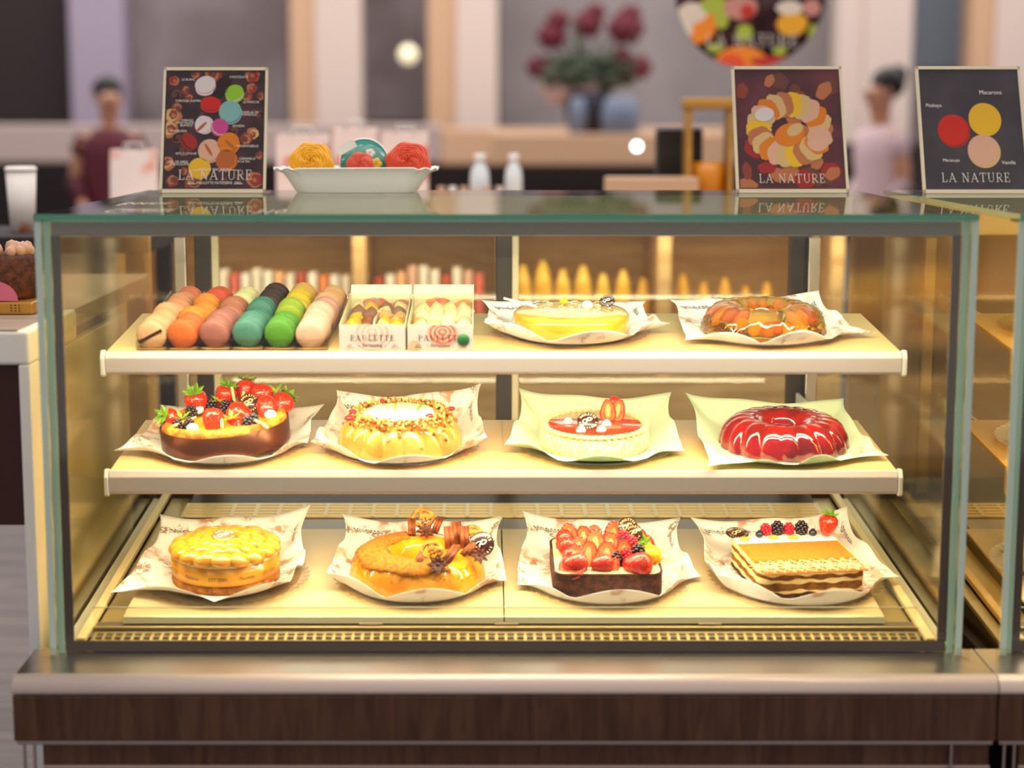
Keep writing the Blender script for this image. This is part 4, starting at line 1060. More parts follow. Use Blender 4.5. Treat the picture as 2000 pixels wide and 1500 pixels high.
    for i in range(24):
        x = -W+.018+(i % 4)*(2*W-.036)/3+rr.uniform(-.003, .003); y = .026+(i//4)*.040; z = z0+.0265+.09*y+rr.uniform(-.002, .002)
        r_ = rr.uniform(.0145, .0165); m = rr.choice(['meringue_cream', 'meringue_cream', 'cookie'] if second else ['cookie', 'meringue_cream', 'fruit_yellow', 'rose_brown_c'])
        mb = MB().lathe([(0, -r_*.6), (r_*.8, -r_*.55), (r_, -r_*.2), (r_*.8, r_*.25), (r_*.4, r_*.7), (0, r_)], 24, 0, None, (1, 1), lambda a, t, q, zq: (q*(1+.14*sin(a*6+zq*300)), zq))
        o = mb.build('rolled_cookie', m); o.location = (cx+x, y0+y, z); o.rotation_euler = (rr.uniform(-.5, .5), rr.uniform(-.5, .5), rr.random()*3)
        tag(o, 'small swirled cookie packed in the %s' % ('box with the green sticker' if second else 'pastry box without a sticker'), 'cookie', 'cookies in the %s box' % ('stickered' if second else 'plain'))
mat('rose_brown_c', '#8a4a2c', .5, bump=.3)
pastry_box(662, 793, False)
pastry_box(795, 925, True)

# ---------------------------------------------------------------- sign holders on the top glass
def onglass(px, py):
    Y = CY+2.8*(CZ-ZT)/(CZ-at(px, py, 0).z); return at(px, py, Y)
PC = {'w': '#d9cfd0', 'dk': '#2c1c1e', 'lg': '#8fc22c', 'rd': '#c8281e', 'tl': '#7fb3b0', 'pk': '#c8468c', 'or': '#d97a1e', 'br': '#b5602c', 'pp': '#d9a890', 'ye': '#e6b52a', 'mr': '#a02a2c', 'ro': '#8c4034', 'r2': '#b8704a', 'r3': '#6b4038', 'bg': '#2e1d22', 'cr': '#d2b078', 'bl': '#3a3338'}
for k, h in PC.items(): mat('ink_'+k, h, .6)
mat('poster_dark', '#2e1a20', .25, coat=.3, hex2='#4a2830', nscale=16)
mat('poster_brown', '#4a2228', .3, coat=.3, hex2='#6b3038', nscale=10)
mat('poster_slate', '#37323a', .3, coat=.3, hex2='#443c44', nscale=10)
mat('frame_cream', '#e8dcc0', .35, coat=.3)
def sign(corn, label, m, art):
    """corn: BL BR TR TL pixels; stands on the top glass"""
    bl = onglass(*corn[0]); br = onglass(*corn[1]); br.y = bl.y; br = at(corn[1][0], corn[1][1], bl.y); br.z = bl.z
    yt = bl.y+.035
    tr = at(*corn[2], yt); tl = at(*corn[3], yt)
    cen = (bl+br)/2; c = empty('menu_sign', cen, label=label, cat='sign', group=None)
    bl, br, tr, tl = [p-cen for p in (bl, br, tr, tl)]
    def Q(u, v, off=0):
        p = bl.lerp(br, u).lerp(tl.lerp(tr, u), v); return p+Vector((0, -1, .13))*off
    def quad(mb, u0, u1, v0, v1, o0, o1, mi=0):
        vs = [Q(u, v, o) for o in (o0, o1) for v in (v0, v1) for u in (u0, u1)]
        mb.add(vs, [(0, 2, 3, 1), (4, 5, 7, 6), (0, 1, 5, 4), (2, 6, 7, 3), (0, 4, 6, 2), (1, 3, 7, 5)], mi, False)
    mb = MB(); quad(mb, .024, .976, .03, .976, .0005, .0015); mb.build('poster', m, c)
    mb = MB()
    for a in ((0, .024, .0, 1), (.976, 1, .0, 1), (0, 1, 0, .03), (0, 1, .976, 1)): quad(mb, *a, -.001, .005)
    mb.build('frame', 'frame_cream', c)
    mb = MB(); quad(mb, .0, 1, 0, 1, -.004, -.002); mb.build('backing', 'frame_cream', c)
    MB().box(bl.x, br.x, 0, .085, .0, .003).build('stand_foot', 'acrylic', c)
    W = (br-bl).length; H = (tl-bl).length
    def shape(mb, u, v, ru, rv, rot, mi, off, n=20, wob=0, ph=0):
        pts = []
        for k in range(n):
            t = 2*pi*k/n; q = 1+wob*sin(5*t+ph); x = ru*cos(t)*q; y = rv*sin(t)*q
            x, y = x*cos(rot)-y*sin(rot), x*sin(rot)+y*cos(rot)
            pts.append(Q(min(.963, max(.037, u+x)), min(.963, max(.042, v+y*W/H)), off))
        mb.poly(pts, mi)
    def words(mb, body, u, v, size, mi=0, align='CENTER', serif=False, fine=False):
        vs, fs = serif_data(body, size, .12, fine) if serif else text_data(body, size, 0, align)
        mb.add([Q(u+p.x/W, v+p.y/H, .0034) for p in vs], fs, mi, False)
    art(shape, words, c, W, H)
    return c
INK = list(PC.keys()); IM = ['ink_'+k for k in INK]
def art1(shape, words, c, W, H):
    rr = random.Random(8); mb = MB()
    pos = [(.85, .93, .07), (.3, .95, .05), (.47, .95, .09), (.1, .9, .05), (.22, .82, .04), (.25, .76, .035), (.85, .83, .05), (.93, .77, .04), (.8, .77, .05), (.1, .62, .085), (.08, .51, .085), (.14, .68, .05), (.87, .47, .06), (.8, .43, .06), (.93, .3, .04), (.06, .24, .07), (.12, .1, .06), (.32, .09, .09), (.9, .1, .08), (.22, .17, .04), (.6, .09, .04), (.2, .34, .06), (.15, .44, .05), (.75, .15, .05), (.4, .6, .05), (.93, .62, .04), (.12, .78, .05), (.68, .5, .04)]
    for i, (u, v, q) in enumerate(pos):
        cs = ['ro', 'r2', 'r3'] if i % 3 else ['r2', 'mr', 'ro']
        if i in (9, 10, 12, 15): cs = ['r2', 'cr', 'ro']
        if i > 19: cs = ['r3', 'bg', 'r3']
        for j in range(4):
            f = 1-.24*j; shape(mb, u+.01*sin(j*2+i), v+.006*cos(j*2+i), q*f, q*f*.9, i+j, INK.index(cs[j % 3]), .0016+.00015*j, 18, .07, i)
    mb.build('printed_roses', IM, c)
    mb = MB(); o = .0024
    def mac(u, v, r, rot, c1, c2, ra=.8, th=.3):
        dx, dy = sin(rot)*r*th, -cos(rot)*r*th
        shape(mb, u+dx, v+dy*W/H, r, r*ra, rot, INK.index(c1), o, 26); shape(mb, u+dx*.5, v+dy*.5*W/H, r*.97, r*ra*.95, rot, INK.index(c2), o+.0001, 26); shape(mb, u, v, r, r*ra, rot, INK.index(c1), o+.0002, 26)
    mac(.40, .865, .10, .25, 'w', 'pp', .78); 
    for i, (a_, b_) in enumerate([(.52, .83), (.56, .845), (.60, .86)]): shape(mb, a_, b_, .035, .11, -.35, INK.index('dk'), o+.0001*i)
    mac(.68, .80, .09, .3, 'lg', 'w', .8); mac(.46, .715, .10, -.1, 'rd', 'mr', .62); mac(.645, .65, .108, .4, 'tl', 'dk', .95, .2)
    mac(.555, .53, .08, -.6, 'pk', 'w', .9); mac(.39, .545, .085, 1.3, 'w', 'pp', .9); mac(.27, .415, .09, -.8, 'mr', 'dk', .6); mac(.635, .405, .105, .3, 'or', 'br', .85)
    mac(.455, .34, .108, .8, 'pp', 'br', .95, .2); mac(.615, .265, .10, .9, 'br', 'or', .88); mac(.37, .20, .105, 0, 'ye', 'or', .9, .12)
    for (u, v, rot) in [(.45, .345, -1.0), (.375, .525, .75), (.655, .385, -.7)]: shape(mb, u, v, .07, .014, rot, INK.index('br'), o+.0005)
    mb.build('printed_macarons', IM, c)
    mb = MB(); s = .0064
    for body, u, v in [('LE BLANC', .24, .895), ('CHOCOLATE', .72, .915), ('TORONJA JAZMIN', .24, .725), ('LE MARCHE', .845, .715), ('VANILLA DE', .835, .635), ('PAPANTLA', .83, .615), ('MANGO', .24, .57), ('CHOCOLATE', .215, .55), ('BLANCO', .235, .53), ('FRAMBUESA', .16, .485), ('ENVIDIA', .73, .525), ('MADEMOISELLE', .82, .365), ('PETLO LITCHIE', .24, .305), ('MIEL DE ABEJA', .165, .24), ('CHOCOLATE', .18, .22), ('CARAMELO', .82, .265), ('A LA SAL', .79, .243)]:
        words(mb, body, u, v, s)
    words(mb, 'LA NATURE', .52, .105, .0200, serif=True, fine=True)
    words(mb, 'MUR DE MACARONS', .52, .178, .007); words(mb, 'EST.  PAULETTE PATISSERIE  2001', .52, .07, .0075)
    mb.build('poster_lettering', 'white_ink', c)
    mb = MB()
    for u, v in ((.35, .182), (.69, .182), (.3, .073), (.74, .073)): shape(mb, u, v, .05, .003, 0, 0, .0034)
    mb.build('poster_rules', 'white_ink', c)
s1 = sign([(312, 377), (519, 377), (524, 132), (321, 132)], 'tilted poster stand of many coloured macarons, left on the glass top', 'poster_dark', art1)
def art2(shape, words, c, W, H):
    mb = MB(); rr = random.Random(12); o = .0018
    for i in range(26):
        u, v = rr.uniform(.08, .92), rr.choice([rr.uniform(.05, .2), rr.uniform(.75, .95), rr.uniform(.1, .9)]); shape(mb, u, v, rr.uniform(.04, .1), rr.uniform(.04, .1), i, INK.index(rr.choice(['mr', 'ro', 'r3', 'r2'])), o+.00003*i, 16, .08, i)
    for i in range(22):
        a = i*2*pi/22; shape(mb, .5+.28*cos(a), .50+.20*sin(a), .115, .09, a, INK.index(['r2', 'cr', 'or', 'pp', 'cr', 'ye'][i % 6]), .0027+.00003*i, 16, .06, i)
    shape(mb, .5, .46, .14, .1, .3, INK.index('or'), .0036); shape(mb, .55, .50, .08, .05, .5, INK.index('cr'), .0037); shape(mb, .28, .62, .09, .06, .2, INK.index('w'), .0037); shape(mb, .75, .40, .10, .08, .2, INK.index('pp'), .0037)
    mb.build('printed_cake', IM, c)
    mb = MB(); words(mb, 'LA NATURE', .5, .08, .018, serif=True, fine=True); mb.build('poster_lettering', 'white_ink', c)
s2 = sign([(1438, 377), (1658, 377), (1642, 130), (1428, 130)], 'poster stand showing a ring cake and fruit, right of centre on the glass top', 'poster_brown', art2)
def art3(shape, words, c, W, H):
    mb = MB()
    for (u, v, k) in [(.33, .49, 'mr'), (.63, .58, 'ye'), (.60, .33, 'cr')]:
        shape(mb, u, v, .155, .155, 0, INK.index({'mr': 'mr', 'ye': 'ye', 'cr': 'cr'}[k]), .0018, 30); shape(mb, u-.01, v+.01, .145, .145, 0, {'mr': 17, 'ye': 9, 'cr': 18}[k] if False else INK.index({'mr': 'rd', 'ye': 'ye', 'cr': 'pp'}[k]), .002, 30)
    mb.build('printed_macarons', IM, c)
    mb = MB(); words(mb, 'LA NATURE', .5, .09, .0185, serif=True, fine=True)
    words(mb, 'Macarons', .7, .78, .012); words(mb, 'Pitahaya', .15, .68, .010); words(mb, 'Maracuya', .28, .25, .009); words(mb, 'Vainilla', .82, .23, .010)
    mb.build('poster_lettering', 'white_ink', c)
s3 = sign([(1803, 378), (2012, 378), (1990, 130), (1787, 130)], 'dark poster stand with three macarons, on the glass top at the right edge', 'poster_slate', art3)

# ---------------------------------------------------------------- porcelain tray with wrapped flower sweets
p = onglass(695, 377); p.y -= .0
tray = empty('porcelain_tray', (p.x, p.y+.055, ZT), label='white porcelain tray with a wavy rim holding three wrapped flowers on the glass top', cat='tray')
hx, hy = .150, .062; N = 72; mb = MB(); rings = [(.80, .0), (.82, .002), (.93, .028), (.99, .040), (1.09, .047), (1.12, .0475), (1.12, .050), (1.07, .0495), (.965, .041), (.90, .028), (.80, .006), (.0, .006)]
vs = []
o = rrect(1, 1, .3, 17); n = len(o)
for (s_, z) in rings:
    for i, (x, y) in enumerate(o):
        e = max(0, (z-.036)/.013); kx = hx*s_ if s_ < .9 else hx*.9+(s_-.9)*hx*1.4; a = 2*pi*i/n
        wv = .0022*cos(i*2*pi/6)*e
        vs.append((x*(hx*s_), y*(hy-.02+.02*s_)*(.75+.25*s_) if s_ > 0 else 0, z+wv))
for k in range(len(rings)-1): mb.add([vs[k*n+i] for i in range(n)]+[vs[(k+1)*n+i] for i in range(n)], [(i, (i+1) % n, n+(i+1) % n, n+i) for i in range(n)], 0, True)
mb.poly([vs[i] for i in range(n)][::-1], 0)
mb.build('tray_body', 'white_gloss', tray)
mat('rose_yellow', '#f2ac12', .45, sss=.2); mat('rose_coral', '#dd4a28', .45, sss=.2); mat('teal_card', '#1f8a7c', .5); mat('petal_yellow', '#f0c428', .5)
def rose(mb, c, r, mi, tilt=R(70)):
    vs = []; nr, na = 26, 72; T = TR(c, tilt, 0, 0)
    for i in range(nr+1):
        q = i/nr
        for j in range(na):
            a = 2*pi*j/na; ph = 7.5*pi*q+a*1.0
            z = sqrt(max(0, 1-q*q*.96))*r*.62+.16*r*(abs(sin(ph))**.6)*(1-q*.3)+.03*r*sin(5*a+q*9)
            rr_ = q*r*(1+.05*sin(6*a+3*q)*q)
            vs.append(T @ Vector((rr_*cos(a), rr_*sin(a), z)))
    mb.add(vs, [(i*na+j, i*na+(j+1) % na, (i+1)*na+(j+1) % na, (i+1)*na+j) for i in range(nr) for j in range(na)], mi, True)
def wrap(c, r, parent):
    rr = random.Random(int(c[0]*1000)); mb = MB(); n, k = 22, 9; vs = []
    for i in range(n):
        a = 2*pi*i/n
        for j in range(k):
            b = -pi/2*.6+pi*.98*j/(k-1)*.8; q = r*(1.18+.10*rr.random())
            vs.append((c[0]+q*cos(a)*cos(b), c[1]+q*sin(a)*cos(b)*.8, c[2]+q*sin(b)*.85))
    mb.add(vs, [(i*k+j, ((i+1) % n)*k+j, ((i+1) % n)*k+j+1, i*k+j+1) for i in range(n) for j in range(k-1)], 0, False)
    mb.build('cellophane', 'film', parent)
zz0 = ZT+.060
for (px, name, lab, m) in [(608, 'wrapped_flower', 'yellow rose sweet wrapped in cellophane, left in the porcelain tray', 'rose_yellow'), (797, 'wrapped_flower', 'coral red rose sweet wrapped in cellophane, right in the porcelain tray', 'rose_coral')]:
    q = at(px, 310, tray.location.y-.012)
    e = empty(name, (q.x, q.y+.006, ZT+.034), label=lab, cat='sweet', group='wrapped rose sweets')
    mb = MB(); rose(mb, (0, -.0, .022), .046, 0); mb.build('rose_bloom', m, e)
    MB().lathe([(0, -.022), (.018, -.022), (.026, 0), (.034, .02), (.02, .035), (0, .038)], 24).build('rose_base', m, e).location = (0, .012, 0)
    wrap((0, 0, .014), .035, e)
q = at(708, 310, tray.location.y-.01)
e = empty('gift_cookie', (q.x, q.y, ZT+.008), label='round teal cookie with a coral rose on it, middle of the porcelain tray', cat='cookie')
MB().lathe([(0, 0), (.049, 0), (.050, .002), (.049, .005), (0, .005)], 48, 0, TR((.002, .018, .052), R(72))).build('teal_disc', 'teal_card', e)
MB().lathe([(.049, 0), (.0515, .001), (.0515, .005), (.049, .006)], 48, 0, TR((.002, .0185, .052), R(72)), caps=False).build('white_rim', 'white', e)
mb = MB(); rose(mb, (-.004, -.006, .046), .028, 0); mb.build('rose_bloom', 'rose_coral', e)
mb = MB()
for i in range(5): a = i*2*pi/5; mb.ball((.028+.007*cos(a), -.006, .050+.007*sin(a)), .006, (1, .4, 1), n=10)
mb.build('yellow_flower', 'petal_yellow', e)
mb = MB()
for i in range(5): a = i*2*pi/5; mb.ball((.016+.006*cos(a), -.002, .072+.005*sin(a)), .0045, (1, .4, 1), n=8)
mb.build('white_flower', 'white', e)
mb = MB()
for i in range(7): a = R(-60+i*25); mb.tube([(.02, -.002, .045), (.02+.02*cos(a), -.004, .045+.02*sin(a))], [.0016, .0004], 5)
mb.build('leaf_sprig', 'leaf', e)
o = MB().box(-.02, .02, 0, .001, -.009, .009).build('folded_label', 'white', e); o.location = (-.032, -.004, .084); o.rotation_euler = (0, R(-28), 0)
wrap((.004, 0, .045), .042, e)

# ---------------------------------------------------------------- left counter with boxed cake
lt = empty('side_counter', (-.75, .1, 0), label='white edged counter with grey wooden top at the left edge of the photo', cat='counter')
MB().box(-.5, 0, 0, .345, 1.098, 1.155).build('thick_edge', 'white_panel', lt, .006, 3)
MB().box(-.5, -.004, .3455, 1.1, 1.12, 1.155).build('wooden_top', 'table_wood', lt, .002)
MB().box(-.5, -.02, .002, .34, 1.1552, 1.1565).build('top_veneer', 'table_wood', lt)
MB().box(-.020, -.001, .0, .80, .02, 1.0978).build('side_panel', 'white_panel', lt, .002)
mat('dark_red_brown', '#3c160c', .5)
MB().box(-.5, -.016, .03, .78, .82, 1.0978).build('drawer_body', 'dark_red_brown', lt)
MB().box(-.40, -.36, .05, .09, 0, .8198).build('counter_leg', 'white_panel', lt)
bx = at(20, 590, .42)
cb = empty('boxed_cake', (bx.x-.004, .42, 1.157), label='chocolate cake with a pink label on a gold board, left counter', cat='cake')
MB().box(-.12, .068, -.09, .09, 0, .022).build('gold_board', 'gold_foil', cb, .003)
MB().lathe([(0, .0222), (.075, .0222), (.078, .03), (.078, .094), (.07, .101), (0, .103)], 48, 0, TR((-.022, 0, 0))).build('cake_body', 'chocolate_cake', cb)
mat('pink_label', '#c86a90', .5)
mb = MB(); pts = [(-.005, -.082, .024)]+[(-.005+.045*cos(R(a)), -.082, .024+.036*sin(R(a))) for a in range(0, 181, 12)]
mb.poly(pts); mb.build('pink_label', 'pink_label', cb, solid=.001)
mb = MB(); rr = random.Random(6)
for i in range(40): a = rr.uniform(0, 6.28); q = .07*sqrt(rr.random()); mb.ball((-.022+q*cos(a), q*sin(a), .105+rr.uniform(0, .01)), rr.uniform(.008, .014), n=8)
mat('latte_cream', '#c9a088', .6, bump=.3); mb.build('cream_curls', 'latte_cream', cb)
mb = MB()
for i in range(9): mb.ball((.03+(i % 3)*.007, -.0905, .007+(i//3)*.005), .0014, n=6)
mb.build('punched_dots', 'ink', cb)

# cup, carafe-like bottles, bags behind
mat('cup_print', '#f1ede8', .5, hex2='#e88a5a', nscale=14, lo=.56, hi=.66)
mat('bag_orange', '#efe2dc', .6, hex2='#e8743a', nscale=5, lo=.52, hi=.62)
mat('bag_red', '#ecd9d2', .6, hex2='#dc5a48', nscale=7, lo=.50, hi=.60)
mat('amber', '#d98a1e', .25, coat=.5)
mat('pale_bottle', '#dfeaf0', .3)
def cup(px, py0, py1, Y, wpx, label, m='cup_print', group=None):
    b = at(px, py1, Y); t = at(px, py0, Y); h = t.z-b.z; r = wpx/2*(at(px+1, py0, Y).x-at(px, py0, Y).x)
    e = empty('paper_cup', (b.x, Y, b.z), label=label, cat='cup', group=group)
    MB().lathe([(0, 0), (r*.78, 0), (r*.98, h*.93), (0, h*.93)], 32).build('cup_body', m, e)
    MB().lathe([(0, h*.93), (r*1.04, h*.93), (r*1.04, h*.965), (r*.9, h), (0, h)], 32).build('cup_lid', 'white', e)
    return b
b = cup(45, 325, 452, 1.6, 60, 'tall white paper cup with orange print behind the left counter')
ctb = empty('side_table', (b.x, 1.6, 0), label='dark side table carrying the white paper cup at the left', cat='table')
MB().box(-.5, .35, -.2, .25, b.z-.04, b.z-.0005).build('table_top', 'dark_void', ctb, .004)
for x in (-.46, .31):
    for y in (-.17, .22): MB().box(x-.02, x+.02, y-.02, y+.02, 0, b.z-.0405).build('leg', 'dark_void', ctb, .002)

CZT = at(900, 412, 2.6).z+.0003
def bottle(px, py0, py1, Y, wpx, label, m='pale_bottle', group=None):
    b = at(px, py1, Y); t = at(px, py0, Y); h = t.z-b.z; s = at(1, 300, Y).x-at(0, 300, Y).x; r = wpx/2*s
    b.z = CZT; h = t.z-b.z
    e = empty('bottle', (b.x, Y, b.z), label=label, cat='bottle', group=group)
    MB().lathe([(0, 0), (r, 0), (r, h*.55), (r*.9, h*.7), (r*.5, h*.82), (r*.5, h*.86), (0, h*.86)], 24).build('bottle_body', m, e)
    MB().lathe([(0, h*.862), (r*.58, h*.862), (r*.58, h), (0, h)], 20).build('cap', 'white', e)
    return b
def bag(px0, px1, py0, py1, Y, m, label, group='printed paper bags behind the case'):
    a = at(px0, py1, Y); b = at(px1, py0, Y); w2 = (b.x-a.x)/2
    a.z = CZT
    e = empty('paper_bag', ((a.x+b.x)/2, Y, a.z), label=label, cat='bag', group=group)
    MB().prism([(0, 0), (.09, 0), (.07, b.z-a.z), (.02, b.z-a.z)], -w2, w2).build('bag_body', m, e, .003)
    for y in (.018, .072):
        MB().tube([(-w2*.4, y, (b.z-a.z)*.98), (-w2*.35, y, (b.z-a.z)*1.1), (w2*.35, y, (b.z-a.z)*1.1), (w2*.4, y, (b.z-a.z)*.98)], .003, 6).build('handle', 'white', e)
    return a
# back counter holding the small things right behind the case
YC = 2.6
cz = at(900, 412, YC).z
bc = empty('back_counter', (0, YC, 0), label='long wooden back counter behind the glass case', cat='counter')
xa, xb = at(215, 400, YC).x, at(1660, 400, YC).x
MB().box(xa, xb, -.05, .55, cz-.04, cz).build('counter_top', 'pale_wood', bc, .005)
# open shelving beneath, seen through the case
for k, (z0, z1) in enumerate([(.80, .84), (.42, .46)]): MB().box(xa+.02, xb-.02, .0, .5, z0, z1).build('counter_shelf', 'stand_wood', bc, .004)
MB().box(xa+.02, xb-.02, .5, .53, .02, cz-.041).build('back_board', 'stand_wood', bc)
for px in (235, 700, 985, 1300, 1640):
    x = at(px, 400, YC).x; MB().box(x-.02, x+.02, .001, .5, 0, cz-.0405).build('upright', 'stand_wood', bc, .002)
MB().box(xa+.04, xb-.04, -.01, -.001, .47, .72).build('plank_front', 'stand_wood', bc, .003)

a = bag(215, 300, 292, 405, 2.75, 'bag_orange', 'white and orange printed paper bag left of the macaron poster')
a = bag(540, 640, 262, 412, 2.85, 'bag_red', 'white paper bag with red flower print, left of the porcelain tray')
a = bag(650, 735, 250, 412, 2.95, 'bag_red', 'white paper bag with red flower print behind the teal cookie')
a = bag(745, 835, 258, 412, 2.85, 'bag_red', 'white paper bag with red flower print behind the coral rose')
bottle(937, 300, 412, 2.75, 38, 'pale blue bottle, left one of two behind the case', group='pale bottles')
bottle(1003, 300, 412, 2.8, 34, 'pale blue bottle, right one of two behind the case', group='pale bottles')
for i, (px, m) in enumerate([(862, 'peach_wood'), (884, 'white'), (906, 'peach_wood'), (930, 'pinkish'), (952, 'peach_wood'), (976, 'pinkish')]):
    A = at(px, 412, 2.64); o = MB().box(-.011, .011, 0, .06, 0, at(px, 366, 2.64).z-A.z).build('wafer_packet', m); o.location = (A.x, 2.62, cz+.0002)
    tag(o, '%s upright packet in the short row right of the porcelain tray' % {'peach_wood': 'tan', 'white': 'white', 'pinkish': 'pale pink'}[m], 'packet', 'upright packets, '+m.split('_')[0])
e = empty('drink_dispenser', (at(1380, 400, 2.8).x, 2.8, cz), label='amber juice dispenser with a wooden frame left of the ring cake poster', cat='dispenser')
s = at(1, 300, 2.8).x-at(0, 300, 2.8).x; H = (412-200)*s
MB().lathe([(0, .03), (34*s, .03), (36*s, H*.35), (30*s, H*.42), (0, H*.42)], 28).build('amber_jar', 'amber', e)
for x in (-40*s, 40*s): MB().box(x-.008, x+.008, -.06, .06, 0, H*.9).build('frame_post', 'gold_foil', e, .002)
MB().box(-50*s, 48*s, -.07, .07, H*.9, H).build('frame_top', 'gold_foil', e, .006)
MB().box(-46*s, 46*s, -.06, .06, 0, .028).build('frame_base', 'stand_wood', e, .003)
o = MB().box(-.09, .09, -.06, .06, 0, .012).box(-.08, .08, -.05, .05, .012, .17).build('coffee_machine', 'black', None, .015, 3); o.location = (at(1322, 300, 3.0).x, 2.95, cz)
tag(o, 'black machine beside the amber dispenser', 'machine')
o.scale = (.9, 1, 1.45)
o = MB().box(-.15, .13, -.05, .08, 0, .10).build('wooden_crate', 'peach_wood', None, .006); o.location = (at(1290, 300, 2.8).x-.03, 2.66, cz+.0002); tag(o, 'low tan crate in front of the black machine', 'crate')
# packages on the shelf behind, seen through the case
pk = ['#c8503a', '#e8d8c8', '#e88a4a', '#d86a5a', '#efe4d8', '#b8503a', '#f0b080', '#d8a890']
for i, h in enumerate(pk): mat('pack_%d' % i, h, .5)
pn = ['brick red', 'cream', 'orange', 'coral', 'ivory', 'rust', 'apricot', 'dusty rose']
rr = random.Random(14)
for i in range(24):
    if i in (12, 13): continue
    px = 430+i*22; x = at(px, 560, YC).x; k = rr.randrange(8); h = rr.uniform(.175, .215)
    o = MB().box(-.0125, .0125, 0, .09, 0, h).build('biscuit_box', 'pack_%d' % k, None, .002); o.location = (x, YC+.06, .8402)
    tag(o, '%s upright biscuit box on the shelf behind the case' % pn[k], 'box', pn[k]+' biscuit boxes on the rear shelf')
mat('yellow_pack', '#dba41c', .5, hex2='#efc75a', nscale=20)
for i in range(12):
    px = [1022, 1062, 1102, 1142, 1182, 1222, 1262, 1340, 1382, 1424, 1466, 1508][i]; x = at(px, 560, YC).x; h = .21-.007*i+.02*(i % 2)
    mb = MB().ball((0, 0, h/2), h/2, (.27, .32, 1), n=14).ball((0, 0, h*.97), .012, (1, .5, .8), n=8)
    o = mb.build('yellow_sachet', 'yellow_pack' if i < 6 else 'fruit_orange'); o.location = (x, YC+.1, .8402); 
    if i >= 6: o.data.materials[0] = M['almond']
    tag(o, ('bright yellow' if i < 6 else 'ochre')+' tied sachet on the shelf behind the right half of the case', 'sachet', ('bright yellow' if i < 6 else 'ochre')+' sachets on the rear shelf')
for i in range(9):
    px = [330, 450, 590, 820, 895, 1110, 1200, 1420, 1530][i]; x = at(px, 780, YC).x
    o = MB().box(-.05, .05, 0, .2, 0, rr.uniform(.08, .16)).build('storage_box', ['pack_1', 'stand_wood', 'pack_6'][i % 3], None, .004); o.location = (x, YC+.1, .4602)
    tag(o, ['cream', 'brown', 'apricot'][i % 3]+' low box on the bottom shelf of the back counter', 'box', ['cream', 'brown', 'apricot'][i % 3]+' boxes on the bottom rear shelf')

# round hanging sign
Yr = 3.6; cc = at(1466, -16, Yr); s = at(1, 0, Yr).x-at(0, 0, Yr).x; r = 147*s
hs = empty('round_sign', cc, label='round hanging sign of fruit on a dark ground, cut by the top edge', cat='sign')
MB().lathe([(0, 0), (r, 0), (r, .008), (0, .008)], 72, 0, TR((0, .004, 0), pi/2)).build('sign_disc', 'poster_dark', hs)
def spot(mb, px, py, rx, ry, mi, k, wob=.04):
    x = (px-1466)*s; z = -(py+16)*s
    pts = []
    for i in range(22):
        t = 2*pi*i/22; X = x+rx*s*cos(t)*(1+wob*sin(4*t+k)); Z = z+ry*s*sin(t)*(1+wob*cos(3*t+k)); d = math.hypot(X, Z)
        if d > r*.995: X *= r*.995/d; Z *= r*.995/d
        pts.append((X, -.005-.0003*k, Z))
    mb.poly(pts, mi)
mat('s_orange', '#f08a1c', .5); mat('s_lime', '#a8b83c', .5); mat('s_coral', '#e8502c', .5); mat('s_rose', '#c88a7c', .5); mat('s_yellow', '#e8a81c', .5); mat('s_white', '#e0d2c0', .5); mat('s_red', '#c02a22', .5)
mb = MB()
for i, (px, py, rx, ry, mi) in enumerate([(1362, 45, 40, 40, 0), (1352, 25, 30, 20, 5), (1340, 50, 14, 28, 5), (1395, 10, 26, 18, 1), (1410, 35, 14, 20, 1), (1446, 15, 34, 22, 3), (1460, 22, 14, 14, 6), (1548, 45, 30, 24, 4), (1542, 15, 26, 14, 5), (1585, 15, 18, 16, 3), (1398, 92, 16, 9, 1), (1455, 62, 16, 16, 1), (1525, 98, 14, 8, 1), (1590, 70, 10, 24, 1),
        (1450, 115, 50, 26, 0), (1430, 125, 28, 22, 2), (1510, 118, 44, 10, 6), (1380, -60, 40, 30, 3), (1470, -70, 50, 40, 4), (1550, -70, 40, 36, 2), (1500, -120, 50, 30, 1)]): spot(mb, px, py, rx, ry, mi, i)
mb.build('printed_fruit', ['s_orange', 's_lime', 's_coral', 's_rose', 's_yellow', 's_white', 's_red'], hs)
mb = MB(); vs, fs = serif_data('LA NATURE', 24*s, .12, True); mb.add([Vector((v.x+4*s, -.013, v.y-(90+16)*s)) for v in vs], fs, 0, False); mb.build('sign_lettering', 'white_ink', hs)
for x in (-.1, .1): MB().tube([(x, 0, r*.8), (x, 0, 2.0)], .002, 6).build('hanging_wire', 'steel', hs)

